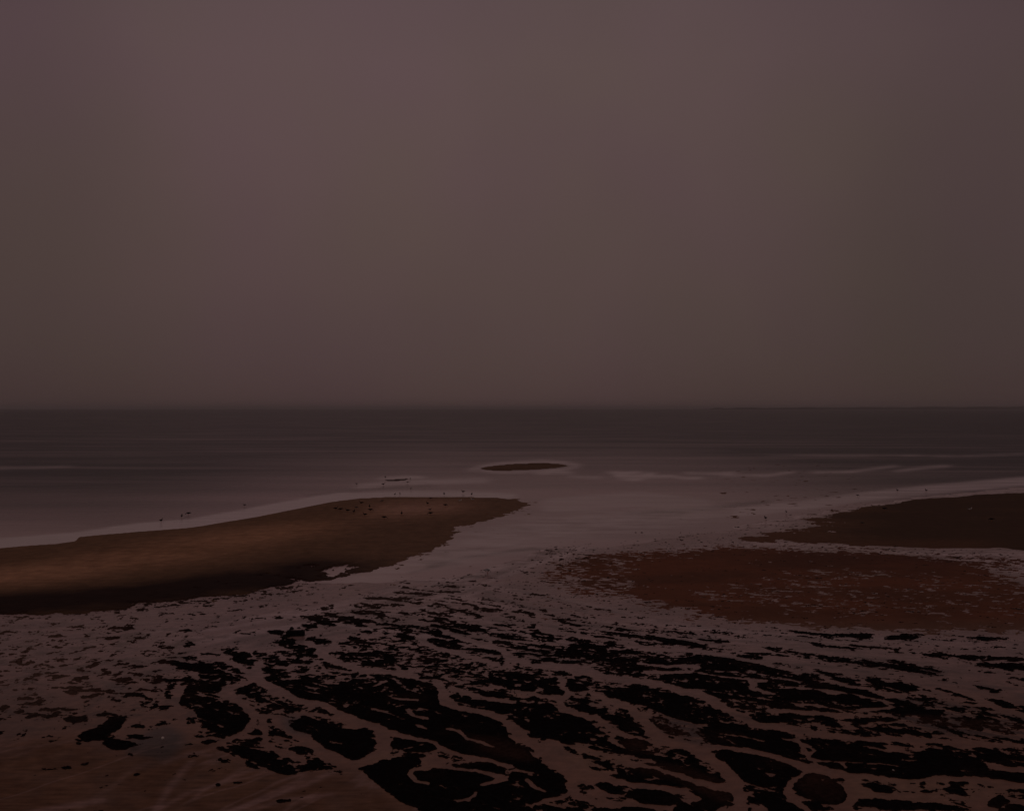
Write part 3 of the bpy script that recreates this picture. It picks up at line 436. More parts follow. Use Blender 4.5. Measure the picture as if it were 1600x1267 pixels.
for p_, w_ in (([(110, 1275), (150, 1245), (175, 1230), (200, 1208), (235, 1190)], 3), ([(240, 1275), (262, 1235), (285, 1205), (300, 1190)], 9), ([(225, 1280), (290, 1240), (340, 1225), (380, 1200)], 6), ([(330, 1280), (420, 1245), (480, 1225), (520, 1205)], 10),
               ([(20, 1275), (90, 1262), (160, 1250)], 14), ([(255, 1192), (300, 1175), (330, 1180)], 5), ([(380, 1270), (440, 1250), (520, 1240)], 7)): cRl.stroke(p_, w_, 1.)
cRl.soft(4, 2)
def flat_col(U, V, X, Y):
    base = (.370, .238, .222); dry = (.180, .098, .062); brown = (.27, .150, .095); silt = (.085, .072, .068)  # mauve base carries the sky sheen of the wet flat in its colour
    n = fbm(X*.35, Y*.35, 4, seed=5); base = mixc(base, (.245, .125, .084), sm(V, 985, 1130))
    d = np.where(V > CV1, .6, cDry.at(U, V)); c = mixc(base, dry, np.clip(d + .25*n*d, 0, 1))
    c = mixc(c, brown, np.clip(cTrk.at(U, V) + n*.15, 0, .9)); c = mixc(c, silt, np.clip(cSilt.at(U, V)*.8+.15*np.clip(fbm(X*.6, Y*.6, 3, seed=8), 0, 1), 0, .9))
    # silt streaks in the pale wash of the middle distance
    st = np.clip(fbm(X*.10+Y*.05, Y*.22, 5, seed=12)*1.3-.25, 0, 1)*sm(V, 780, 860)*(1-sm(V, 990, 1040))
    inn = (V < CV1) & (U > CU0) & (U < CU1)
    c = mixc(c, (.13, .080, .072), np.clip(st*.45 + inn*cFl.at(U, V)*.85*(.6+.8*fbm(X*.3, Y*.3, 3, seed=16)), 0, .85))
    c = mixc(c, (.70, .54, .54), inn*np.clip(cPale.at(U, V)*np.clip(.62+1.1*fbm(X*.16, Y*.55, 5, .65, seed=13), 0, 1) + cFp.at(U, V)*.6*(1-sm(V, 960, 1040)), 0, 1))  # pale surf wash; over the estuary it is sky sheen put into the colour
    c = mixc(c, (.20, .095, .070), inn*np.clip(cRt.at(U, V)*(.75+.9*fbm(X*.3, Y*.5, 4, seed=24)), 0, .8))
    bl = np.clip(fbm(X*.45, Y*.5, 5, .65, seed=19)*1.6-.1, 0, 1)*sm(430-U, -60, 120)*sm(V, 955, 1000)*(1-sm(V, 1120, 1180))
    c = mixc(c, (.13, .075, .055), bl*.75)
    bm2 = np.where(V < CV1, cMud.at(U, V), 0)*np.clip(.75 + 1.1*fbm((.87*X-.5*Y)*.3, (.5*X+.87*Y)*1.6, 5, .7, seed=20), 0, 1); c = mixc(c, (.060, .032, .025), np.clip(bm2, 0, .9))
    # ripple shading painted into wetter troughs; thin pale rills draining off the dry sand
    rip = fbm(X*.7, Y*4.2, 3, .6, seed=14)*(.35+.65*d)*.24
    rl = np.clip(1-np.abs(fbm((X*.75-Y*.45)*.30, (X*.45+Y*.75)*.07, 4, .55, seed=17))*9, 0, 1)*np.clip(sm(V, 1120, 1200), 0, 1)
    c = mixc(c, (.36, .23, .20), np.clip(rl*.5 + cRl.at(U, V)*(V < CV1)*.75, 0, .9)*np.clip(d+.3, 0, 1))
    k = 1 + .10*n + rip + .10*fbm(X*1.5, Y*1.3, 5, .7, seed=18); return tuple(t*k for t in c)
def flat_wet(U, V, X, Y):
    d = np.where(V > CV1, .6, cDry.at(U, V)); return np.clip(1 - .85*d + .3*fbm(X*.5, Y*.5, 3, seed=15)*d, .05, 1)*lerp(1, .6, sm(V, 1000, 1180))

# ------------------------------------------------------------------ sea
cFoam = Canvas(0., 1)
for pts, wd, val in (
    ([(-300, 890), (0, 848), (60, 844), (118, 839), (215, 825), (300, 818), (350, 809), (400, 800), (480, 785), (540, 776)], 17, .85), ([(540, 776), (600, 773), (700, 772), (800, 776)], 12, .55),
    ([(560, 760), (620, 754), (700, 752), (760, 750)], 10, .35), ([(595, 748), (612, 746.5), (640, 745), (660, 746)], 5, .5),
    ([(735, 735), (752, 729), (780, 724), (815, 721.6), (850, 720.8), (885, 723), (902, 727)], 5, .45), ([(752, 736), (790, 738), (840, 737), (880, 733), (902, 729)], 4, .5),
    ([(838, 740), (880, 738), (892, 739)], 5, .5), ([(888, 744), (920, 746), (945, 746)], 3, .45), ([(952, 738), (980, 739), (1000, 738)], 4, .6), ([(965, 744), (985, 746), (1010, 744), (1018, 741)], 8, .7), ([(975, 748), (1000, 749)], 4, .6),
    ([(1018, 745), (1050, 744), (1070, 747), (1095, 747)], 4, .65), ([(1072, 739), (1120, 740), (1150, 738)], 3, .55), ([(1130, 742), (1200, 743), (1240, 737)], 3, .55), ([(1270, 738), (1330, 737), (1360, 733), (1400, 728)], 3, .45),
    ([(1400, 736), (1440, 731), (1482, 728)], 4, .4), ([(1200, 712), (1400, 711), (1500, 713), (1600, 709), (1800, 705)], 2, .28), ([(-200, 735), (0, 732), (60, 731), (110, 728)], 3, .2), ([(1350, 696), (1460, 693)], 2, .2),
    ([(1150, 800), (1250, 790), (1350, 776), (1450, 765), (1600, 752), (1800, 738)], 18, .35), ([(860, 790), (1000, 780), (1100, 792)], 30, .25)):
    cFoam.stroke(pts, wd, val, vs=.8)
cFoam.soft(7, 1.5)
cEst = Canvas(0., 2).poly([(500, 905), (640, 872), (730, 836), (840, 808), (960, 795), (1160, 788), (1140, 806), (980, 832), (860, 846), (760, 872), (560, 918)], .55).soft(36, 7)  # sky sheen of the estuary, painted as a pale patch
cDrk = Canvas(0., 2)                                # darker, deeper lines in the estuary
for pts, wd, val in (([(980, 803), (1040, 800), (1090, 796), (1140, 790), (1200, 784)], 10, .6), ([(670, 885), (720, 872), (760, 866), (830, 857), (860, 860)], 6, .9), ([(640, 895), (690, 883), (720, 880)], 4, .7), ([(680, 862), (740, 858), (820, 850)], 4, .5), ([(480, 775), (600, 762), (680, 758)], 6, .5), ([(800, 828), (900, 815), (1000, 812), (1070, 802)], 3, .5),
    ([(660, 880), (700, 872), (690, 862)], 12, .4)): cDrk.stroke(pts, wd, val, vs=.6)
cDrk.soft(5, 1.4)
def foam_sheen(U, V, X, Y):  # pale surf plus the painted estuary sheen
    inr = (U > CU0) & (U < CU1) & (V > CV0)
    f = np.where(inr, cFoam.at(U, V), 0); st = .5 + .9*fbm(X*.05, Y*.35, 4, seed=21)
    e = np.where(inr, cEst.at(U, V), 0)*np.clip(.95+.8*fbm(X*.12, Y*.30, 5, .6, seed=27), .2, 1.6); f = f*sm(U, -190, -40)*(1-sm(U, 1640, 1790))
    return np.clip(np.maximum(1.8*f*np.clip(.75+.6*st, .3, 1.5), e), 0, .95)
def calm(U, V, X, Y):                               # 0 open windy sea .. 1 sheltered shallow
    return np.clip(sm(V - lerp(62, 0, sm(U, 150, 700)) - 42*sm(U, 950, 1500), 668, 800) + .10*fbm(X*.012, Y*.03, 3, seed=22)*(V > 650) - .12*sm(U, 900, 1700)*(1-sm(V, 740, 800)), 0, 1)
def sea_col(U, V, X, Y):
    f = foam_sheen(U, V, X, Y); c = calm(U, V, X, Y); d = np.where(V > CV0, cDrk.at(U, V), 0)
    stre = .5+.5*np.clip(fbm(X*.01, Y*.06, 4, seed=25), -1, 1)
    b = mixc((.022, .018, .018), (.54, .37, .37), np.clip(c*(.65+.7*stre), 0, 1)); b = mixc(b, (.12, .055, .05), np.clip(d*1.5, 0, 1))  # calm albedo raised to hold the reflected sky of the shallows
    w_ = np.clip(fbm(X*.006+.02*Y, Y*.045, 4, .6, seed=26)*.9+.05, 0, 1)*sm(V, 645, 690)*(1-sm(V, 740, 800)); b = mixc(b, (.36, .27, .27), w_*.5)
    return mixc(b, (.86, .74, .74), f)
def sea_rough(U, V, X, Y): return .34 - .20*calm(U, V, X, Y)
def sea_wave(U, V, X, Y):
    c = calm(U, V, X, Y); return (1-c)**1.2*1.0 + .05
us = axis([(-9000, -1200, 400), (-1200, -100, 25), (-100, 1700, 4), (1700, 2800, 25), (2800, 10600, 400)])
vs = axis([(638.6, 642, .34), (642, 905, 1), (905, 1300, 8), (1300, 3200, 120)])
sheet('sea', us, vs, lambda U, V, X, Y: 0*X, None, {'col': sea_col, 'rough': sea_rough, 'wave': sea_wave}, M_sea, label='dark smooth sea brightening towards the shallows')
# ------------------------------------------------------------------ tidal flat, sand bars, weed beds
us = axis([(-2600, -100, 25), (-100, 1700, 3), (1700, 4200, 25)]); vs = axis([(740, 1000, 1.5), (1000, 1290, 1.0), (1290, 1500, 8), (1500, 4200, 90)])
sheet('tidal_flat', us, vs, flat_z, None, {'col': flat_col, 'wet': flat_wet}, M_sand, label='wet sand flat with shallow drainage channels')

def spit_f(U, V, X, Y):
    s = np.where(U < CU0, np.where((V > 874+(-200-U)*.08) & (V < 972+(-200-U)*.054), 1., 0), cS.at(U, V))
    low = sm(V - lerp(905, 790, sm(U, 0, 760)), -20, 20)
    ww = np.where(U < CU0, s, cS_w.at(U, V)); sh = 2*s-1
    return lerp(sh, .25*sh + .75*(2*ww-1), low) + lerp(.12, .85, low)*fbm(X*.55, Y*.50, 6, .68, seed=31) + .12*sh
def spit_z(U, V, X, Y):
    f = spit_f(U, V, X, Y); d = np.where(U < CU0, 1., cSd.at(U, V))
    return .02*sm(V, 850, 920) + np.clip(f*.10, -.06, .05) + .20*np.clip(d-.35, 0, 1)*(f > 0) + .015*fbm(X*.12, Y*.12, 3, seed=33)*d
cSc = Canvas(0., 2)                                # dry crest
cSc.poly([(-300, 915), (0, 893), (120, 872), (250, 848), (400, 826), (520, 815), (570, 818), (480, 838), (380, 862), (250, 885), (120, 905), (0, 918), (-300, 945)], .95)
cSc.poly([(555, 800), (600, 788), (680, 784), (760, 789), (720, 799), (650, 806), (580, 812)], .9).soft(24, 8)
cSk = Canvas(0., 2)                                # saturated dark foot
cSk.poly([(-300, 945), (0, 933), (200, 917), (380, 893), (470, 878), (560, 876), (640, 880), (600, 893), (480, 915), (330, 935), (200, 955), (0, 965), (-300, 985)]).soft(20, 8)
cSr = Canvas(0., 2).poly([(400, 885), (470, 893), (560, 893), (560, 905), (450, 915), (300, 940), (100, 950)]).soft(12, 5)
def spit_col(U, V, X, Y):
    n = fbm(X*.10, Y*.10, 5, seed=35); n2 = fbm(X*.03, Y*.10, 4, seed=36)
    crest = np.where(U < CU0, .6, cSc.at(U, V)); foot = np.where(U < CU0, .5, cSk.at(U, V))
    c = mixc((.200, .112, .062), (.455, .255, .152), np.clip(crest*1.05 + .35*n2*crest + .08*n, 0, 1)); c = mixc(c, (.030, .0145, .0105), np.clip(foot*1.25 + .35*n*foot, 0, 1))
    g = sm(U, 500, 640)*np.clip(crest, 0, 1); c = mixc(c, (.56, .350, .275), g*.85)
    gn = sm(U, 450, 650)*(1-crest)*.6; c = mixc(c, (.185, .108, .068), gn)
    k = 1 + .16*fbm(X*.6, Y*.5, 5, .7, seed=37) + .10*fbm(X*.05, Y*1.5, 3, seed=38); return tuple(t*k for t in c)
us = axis([(-1400, -60, 20), (-60, 840, 1.6)]); vs = axis([(765, 992, .8)])
sheet('sand_spit', us, vs, spit_z, lambda U, V, X, Y: spit_f(U, V, X, Y) > -.35, {'col': spit_col, 'wet': lambda U, V, X, Y: .10*np.clip(1-cSc.at(U, V), 0, 1)}, M_bar, label='long brown sand spit with darker wet edges reaching in from the left')

def bar_f(U, V, X, Y):
    s = np.where(U > CU1, np.where((V > 757-(U-1800)*.054) & (V < 872+(U-1800)*.056), 1., 0), cB.at(U, V))
    tip = 1-sm(U, 1290, 1430); s = lerp(s, np.where(U > CU1, s, cB2.at(U, V)), tip)
    return 2*s-1 + lerp(.40, .95, tip)*fbm(X*.30, Y*.30, 6, .68, seed=41)
def bar_z(U, V, X, Y):
    f = bar_f(U, V, X, Y); return flat_z(U, V, X, Y)*0 + .02 + np.clip(f*.08, -.08, .06) + .01*fbm(X*.1, Y*.1, 3, seed=42)
def bar_col(U, V, X, Y):
    n = fbm(X*.07, Y*.12, 5, seed=43); c = mixc((.150, .085, .052), (.092, .056, .038), np.clip(sm(U, 1230, 1420) + .4*n, 0, 1))
    c = mixc(c, (.145, .075, .047), sm(V, 838, 850)*(1-sm(U, 1500, 1600))*.8)
    return mixc(c, (.17, .085, .055), (1-sm(U, 1200, 1330))*.7)
us = axis([(1120, 1660, 1.8), (1660, 3000, 24)]); vs = axis([(725, 910, .8)])
sheet('sandbar', us, vs, bar_z, lambda U, V, X, Y: bar_f(U, V, X, Y) > -.35, {'col': bar_col, 'wet': lambda U, V, X, Y: .05+0*X}, M_bar, label='dark olive brown sandbar at the right edge')

for nm, cv, ur, vr, seed, lab, colr, amp in (('sand_islet', cI, (730, 905), (718, 740), 51, 'lens shaped brown sand islet alone in the sea', (.150, .088, .055), .22), ('sand_islet', cI2, (592, 650), (743, 756), 52, 'tiny dark sliver of sand in the water behind the spit', (.085, .06, .05), .06)):
    f_ = lambda U, V, X, Y, cv=cv, seed=seed, amp=amp: 2*cv.at(U, V)-1 + amp*fbm(X*.2, Y*.2, 4, seed=seed)
    sheet(nm, axis([(ur[0], ur[1], .8)]), axis([(vr[0], vr[1], .3)]), lambda U, V, X, Y, f_=f_: np.clip(f_(U, V, X, Y)*.12, -.08, .12), lambda U, V, X, Y, f_=f_: f_(U, V, X, Y) > -.5,
          {'col': lambda U, V, X, Y, colr=colr: tuple(c*(1+.15*fbm(X*.1, Y*.1, 3, seed=53)) for c in colr), 'wet': lambda U, V, X, Y: .05+0*X}, M_bar, label=lab)

def red_f(U, V, X, Y):
    d = np.where(U > CU1, .2*(1-sm(np.abs(V-940), 30, 60)) - 1.*sm(np.abs(V-940), 30, 60), cR.at(U, V))
    return d + .55*fbm(X*.40, Y*.42+.2*X, 5, .68, seed=61) + .85*fbm(X*.95, Y*1.5, 5, .72, seed=62) + .30*fbm(X*.05, Y*.12, 3, seed=63)
def red_z(U, V, X, Y): return flat_z(U, V, X, Y) + np.clip(red_f(U, V, X, Y)*.02, -.02, .015)
def red_col(U, V, X, Y):
    n = fbm(X*.08, Y*.15, 5, seed=64); c = mixc((.200, .080, .046), (.150, .066, .040), np.clip(.5+n, 0, 1)); c = mixc(c, (.105, .048, .036), (1-sm(V, 868, 905))*.6*sm(U, 1100, 1300))
    return mixc(c, (.20, .115, .080), sm(V, 958, 985)*.8)
us = axis([(830, 1660, 1.8), (1660, 2600, 24)]); vs = axis([(845, 996, .6)])
sheet('mud_flat', us, vs, red_z, lambda U, V, X, Y: red_f(U, V, X, Y) > -.4, {'col': red_col, 'wet': lambda U, V, X, Y: .06+0*X}, M_bar, label='reddish brown mud flat streaked with thin pools below the sandbar')

def bed_f(U, V, X, Y):
    fr = np.where((V > CV1) | (U < CU0) | (U > CU1), 0, FR.at(U, V))
    q = fbm(X*.09+3, Y*.09, 4, seed=70)*1.3 - .15; outd = np.where(V < 960, -1.2, np.clip(q, -1, .6) - .5*sm(-U, 0, 800)*0)
    d = cD.at(U, V)*fr + outd*(1-fr)
    d = np.minimum(d, lerp(.68, 1.30, sm(V, 1020, 1190)))
    # thin rivulets threading the beds, following the drain
    a_ = .80*X-.6*Y; b_ = .6*X+.80*Y; rg = np.abs(fbm(a_*.055, b_*.21, 4, .58, seed=77)); rg2 = np.abs(fbm(a_*.16+4, b_*.42, 4, .6, seed=78))
    thr = np.clip(1-rg*13, 0, 1) + .75*np.clip(1-rg2*12, 0, 1)*(fbm(X*.08, Y*.08, 2, seed=79) > -.05)
    d = d - 1.35*np.clip(thr, 0, 1)*sm(V, 985, 1040)*(d > -.6)
    # flow-stretched scatter, running down to the right across the flat
    a = .87*X-.5*Y; b = .5*X+.87*Y; up = 1-sm(V, 1010, 1080)
    n = .72*fbm(X*.85, Y*.68, 6, .70, seed=71); s2 = .55*fbm(a*.30, b*(.95+.9*up), 5, .70, seed=72)
    rgt = sm(U, 450, 650)*up; n = lerp(n + .3*s2, .55*n + 1.15*s2, rgt)
    fine = .62*fbm(X*2.3, Y*1.9, 4, .74, seed=73) + .30*fbm(X*.9, Y*5., 4, .7, seed=74)
    d = d - .35*np.where(V < CV1, cDry.at(U, V), .5)*(d < -.5)
    return d + .03 + 1.15*n + fine*lerp(1.0, .8, sm(V, 1050, 1200))
def bed_z(U, V, X, Y):
    f = bed_f(U, V, X, Y); return flat_z(U, V, X, Y) + np.clip(f*.07, -.03, .05) + .012*fbm(X*3, Y*3, 3, seed=75)*(f > .1)
def bed_col(U, V, X, Y):
    br = np.clip(cBr.at(U, V)*.9 + .45*fbm(X*.25, Y*.25, 4, seed=76) - .12, 0, 1); thin = 1-sm(bed_f(U, V, X, Y), .05, .5)
    c = mixc((.010, .0085, .009), (.045, .024, .019), np.clip(br + .45*thin, 0, 1)); c = mixc(c, (.085, .055, .045), (1-sm(V, 930, 985))*.7)
    lf = sm(250-U, 0, 180)*(1-sm(V, 1080, 1150))*.75; return mixc(c, (.125, .078, .060), lf)
us = axis([(-900, -60, 8), (-60, 1660, 1.5), (1660, 2500, 8)]); vs = axis([(785, 940, 1.0), (940, 1275, .8), (1275, 2200, 8)])
o = sheet('seaweed_bed', us, vs, bed_z, lambda U, V, X, Y: bed_f(U, V, X, Y) > -.25, {'col': bed_col}, M_bed, kind='stuff', label='black seaweed covered beds cut by branching pale channels across the foreground')
o['category'] = 'seaweed'

# ------------------------------------------------------------------ far land under the cloud on the right
def land_mesh():
    D = 14000.; xs = np.linspace(1090, 3200, 240); me_v = []; f = []
    for i, u in enumerate(xs):
        x = (u-CU)/FPX*D; t = min(1, (u-1090)/60); hh = (18 + 26*min(1, max(0, (u-1100)/500)) + 9*float(fbm(np.array(u*.02), np.array(.3), 3, seed=81)))*t
        if 1110 < u < 1132: hh += 14
        for dy, k in ((0, 0), (250, .8), (600, 1), (1500, .9), (3000, 0)): me_v.append((x*(1+dy/D), D+dy, hh*k-.5))
    for i in range(len(xs)-1):
        for k in range(4): a = i*5+k; f.append((a, a+5, a+6, a+1))
    me = bpy.data.meshes.new('headland'); me.from_pydata(me_v, [], f); me.materials.append(material('far_land', (.10, .09, .08), rough=1, spec=0)); return me
o = bpy.data.objects.new('headland', land_mesh()); sc.collection.objects.link(o); o['kind'] = 'structure'; o['label'] = 'faint low coast on the horizon at the right'
for p in o.data.polygons: p.use_smooth = True

# ------------------------------------------------------------------ birds
M_dark = material('dark_feathers', (.022, .018, .018), rough=.8, spec=.1); M_grey = material('grey_feathers', (.10, .085, .082), rough=.8, spec=.1)
M_white = material('white_feathers', (.80, .77, .75), rough=.7, spec=.2); M_bill = material('orange_bill', (.35, .10, .03), rough=.5); M_wing = material('grey_wing', (.28, .27, .28), rough=.8, spec=.1)
def rings(path, seg=10):                           # path: (x, z, ry, rz)
    v, f = [], []
    for x, z, ry, rz in path:
        for k in range(seg):
            a = 2*math.pi*k/seg; v.append((x, ry*math.cos(a), z+rz*math.sin(a)))
    for i in range(len(path)-1):
        for k in range(seg): a = i*seg+k; b = i*seg+(k+1) % seg; f.append((a, b, b+seg, a+seg))
    f.append(tuple(range(seg))[::-1]); f.append(tuple(range(len(v)-seg, len(v)))); return v, f
def mk(name, v, f, mat, parent=None, smooth=True):
    me = bpy.data.meshes.new(name); me.from_pydata(v, [], f); me.materials.append(mat)
    for p in me.polygons: p.use_smooth = smooth
    o = bpy.data.objects.new(name, me); sc.collection.objects.link(o); o.parent = parent; return o
def limb(pts, r, seg=6):
    v, f = [], []
    for (x, y, z) in pts:
        for k in range(seg): a = 2*math.pi*k/seg; v.append((x+r*math.cos(a), y+r*math.sin(a), z))
    for i in range(len(pts)-1):
        for k in range(seg): a = i*seg+k; b = i*seg+(k+1) % seg; f.append((a, b, b+seg, a+seg))
    f.append(tuple(range(seg))[::-1]); f.append(tuple(range(len(v)-seg, len(v)))); return v, f
def make_bird(kind, feeding=False):
    e = bpy.data.objects.new('gull' if kind == 'gull' else 'wading_bird', None); sc.collection.objects.link(e); e.empty_display_size = .1
    bm_ = {'gull': M_white, 'wader': M_dark, 'grey': M_grey}[kind]; lg = .10 if kind == 'gull' else .15; z0 = lg
    body = [(-.25, z0+.115, .004, .004), (-.22, z0+.11, .022, .012), (-.14, z0+.10, .05, .04), (-.04, z0+.085, .075, .068), (.05, z0+.09, .074, .072), (.11, z0+.115, .052, .055)]
    if feeding: body += [(.16, z0+.10, .030, .034), (.20, z0+.06, .026, .03), (.235, z0+.03, .034, .036), (.262, z0+.015, .026, .026), (.275, z0+.008, .008, .008)]; bt = [(.27, 0, z0+.012), (.31, 0, z0-.06)]
    else: body += [(.135, z0+.165, .030, .040), (.145, z0+.205, .030, .034), (.160, z0+.235, .036, .034), (.188, z0+.240, .026, .024), (.202, z0+.238, .008, .008)]; bt = None
    v, f = rings(body); mk('body', v, f, bm_, e)
    if bt: v, f = limb(bt, .006)
    else: v, f = rings([(.19, z0+.238, .009, .009), (.25, z0+.228, .006, .006), (.27, z0+.222, .002, .002)], 6)
    mk('bill', v, f, M_bill, e)
    for s in (-1, 1):
        wv, wf = rings([(.07, z0+.115, .006, .03), (.0, z0+.118, .014, .052), (-.12, z0+.118, .012, .036), (-.23, z0+.118, .006, .014), (-.27, z0+.118, .002, .003)], 8)
        wv = [(x, y+s*(.073 if x > -.1 else .040), z) for x, y, z in wv]; mk('wing', wv, wf, M_wing if kind == 'gull' else bm_, e)
        lv, lf = limb([(.02*s, .028*s, z0+.04), (.02*s-.012, .028*s, z0-.06), (.02*s, .028*s, -.01)], .0065); l = mk('leg', lv, lf, M_bill, e)
        mk('foot', [(.02*s-.01, .028*s, .004), (.02*s+.05, .028*s-.022, .003), (.02*s+.06, .028*s, .003), (.02*s+.05, .028*s+.022, .003), (.02*s, .028*s, .012)], [(0, 1, 4), (1, 2, 4), (2, 3, 4), (3, 0, 4), (0, 3, 2, 1)], M_bill, l, False)
    return e
def copy_tree(o, parent=None):
    c = o.copy(); sc.collection.objects.link(c); c.parent = parent
    for ch in list(o.children): copy_tree(ch, c)
    return c
protos = {}
# (u, v of feet, kind, feeding, heading, label, group)
SP, WD, SR = 'dark birds resting on the sand spit', 'birds wading in the shallows', 'birds wading off the right shore'
BIRDS = [
 (525, 798, 'wader', 0, 10, 'leftmost dark bird of the flock on the sand spit', SP), (532, 799, 'wader', 1, 170, 'feeding dark bird just right of the leftmost one of the flock', SP),
 (543, 801, 'wader', 0, 200, 'third dark bird from the left in the flock on the spit', SP), (553, 803, 'wader', 0, 80, 'fourth dark bird from the left in the flock on the spit', SP),
 (564.5, 789, 'wader', 0, 190, 'dark bird standing apart behind the left half of the flock', SP), (577.5, 795, 'wader', 0, 100, 'rear one of two dark birds close together on the spit', SP),
 (579, 800, 'wader', 1, 20, 'front one of two dark birds close together on the spit', SP), (570, 807.5, 'wader', 0, 160, 'dark bird at the front of the left half of the flock', SP),
 (600.5, 812, 'wader', 1, 0, 'nearest dark bird of the flock, on the front slope of the spit', SP), (627.5, 806, 'wader', 0, 90, 'dark bird alone in the middle of the pale sand of the spit', SP),
 (597, 785, 'grey', 1, 180, 'faint greyish bird near the far edge of the spit', SP), (557, 795.5, 'grey', 1, 0, 'faint greyish bird among the left half of the flock', SP),
 (668, 790, 'wader', 0, 120, 'dark bird on the right part of the spit, rear one of three in a column', SP), (672, 799, 'grey', 0, 30, 'greyish bird, middle one of three in a column on the right part of the spit', SP),
 (672.5, 805.5, 'wader', 1, 180, 'dark bird, front one of three in a column on the right part of the spit', SP), (696, 792.5, 'wader', 1, 15, 'rightmost dark bird on the spit', SP),
 (673, 781, 'grey', 1, 0, 'faint bird at the water line behind the right part of the spit', SP),
 (719, 784.5, 'gull', 0, 0, 'small white gull on the right tip of the spit, the left one of two', 'white gulls on the tip of the spit'), (738, 782.5, 'gull', 0, 180, 'small white gull on the right tip of the spit, the right one of two', 'white gulls on the tip of the spit'),
 (602, 748, 'wader', 0, 100, 'dark bird wading at the left end of the sand sliver', WD), (599, 759, 'wader', 0, 10, 'dark bird wading in front of the sand sliver', WD),
 (641, 750, 'grey', 0, 90, 'faint bird wading at the right end of the sand sliver', WD), (637, 755, 'grey', 1, 180, 'faint bird wading just in front of the right end of the sand sliver', WD),
 (642, 765.5, 'grey', 0, 80, 'bird wading halfway between the sand sliver and the spit', WD), (557, 758, 'grey', 0, 200, 'lone faint bird wading left of the sand sliver', WD),
 (617, 774.5, 'grey', 0, 70, 'thin bird at the far edge of the spit, left one of a close pair', WD), (625, 773.5, 'grey', 0, 110, 'thin bird at the far edge of the spit, right one of a close pair', WD),
 (694, 774.5, 'wader', 0, 100, 'dark bird standing in the shallows behind the rightmost bird of the spit', WD), (723.5, 771, 'wader', 0, 200, 'dark bird wading farthest out off the tip of the spit', WD), (737, 775, 'wader', 0, 80, 'dark bird wading just behind the right white gull', WD),
 (252, 817, 'wader', 0, 80, 'leftmost bird wading along the upper shore of the spit', 'birds along the upper shore of the spit'), (284, 810, 'wader', 0, 100, 'dark bird wading, left one of a pair on the upper spit shore', 'birds along the upper shore of the spit'),
 (294.5, 805.5, 'wader', 1, 190, 'dark bird stooping, right one of a pair on the upper shore of the spit', 'birds along the upper shore of the spit'), (382, 791.5, 'grey', 0, 180, 'lone faint bird wading off the upper shore of the spit', 'birds along the upper shore of the spit'),
 (1402, 769, 'wader', 0, 90, 'dark bird wading off the right shore, the left one of two', SR), (1447, 769, 'wader', 0, 100, 'dark bird wading off the right shore, the right one of two', SR),
 (1340, 776, 'grey', 1, 0, 'faint bird wading between the right shore birds and the wash', SR), (1228.5, 802.5, 'grey', 0, 90, 'faint bird in the wash left of the right sandbar', SR), (1196, 813, 'wader', 0, 100, 'thin dark bird in the wash at the tip of the right sandbar', SR),
 (1382, 798, 'wader', 1, 10, 'dark bird feeding on the upper edge of the right sandbar', 'birds on the right sandbar'), (1549, 815, 'wader', 1, 180, 'dark bird feeding on the sandbar near the right edge', 'birds on the right sandbar'), (1347, 820, 'grey', 1, 0, 'dull bird low on the left part of the right sandbar', 'birds on the right sandbar'),
 (1515.5, 798, 'gull', 0, 0, 'small white gull on the right sandbar', 'birds on the right sandbar'),
 (762, 896.5, 'gull', 0, 25, 'white gull standing in the pale estuary channel, nearest of the birds', 'gulls on the flats')]
deps = None
placed = []
for (u, v, kind, fd, hd, lab, grp) in BIRDS:
    key = (kind, bool(fd))
    if key not in protos: protos[key] = make_bird(kind, bool(fd)); o = protos[key]
    else: o = copy_tree(protos[key])
    placed.append((o, u, v)); x, y = gxy(u, v)
    U_, V_ = np.array([[float(u)]]), np.array([[float(v)]]); X_, Y_ = np.array([[x]]), np.array([[y]])
    zz = [0., float(flat_z(U_, V_, X_, Y_)[0, 0])]
    if 0 < u < 830 and spit_f(U_, V_, X_, Y_)[0, 0] > 0: zz.append(float(spit_z(U_, V_, X_, Y_)[0, 0]))
    if u > 1130 and bar_f(U_, V_, X_, Y_)[0, 0] > 0: zz.append(float(bar_z(U_, V_, X_, Y_)[0, 0]))
    z = max(zz); k = (CAM_H-z)/CAM_H; s = {'gull': 1.4, 'wader': 1.6, 'grey': 1.25}[kind]*(1.25 if v > 880 else 1.0)
    o.location = (x*k, y*k, z-(.02 if z < .001 else 0)); o.rotation_euler = (0, 0, math.radians(hd)); o.scale = (s, s, s)
    o['label'] = lab; o['category'] = 'gull' if kind == 'gull' else 'bird'; o['group'] = grp

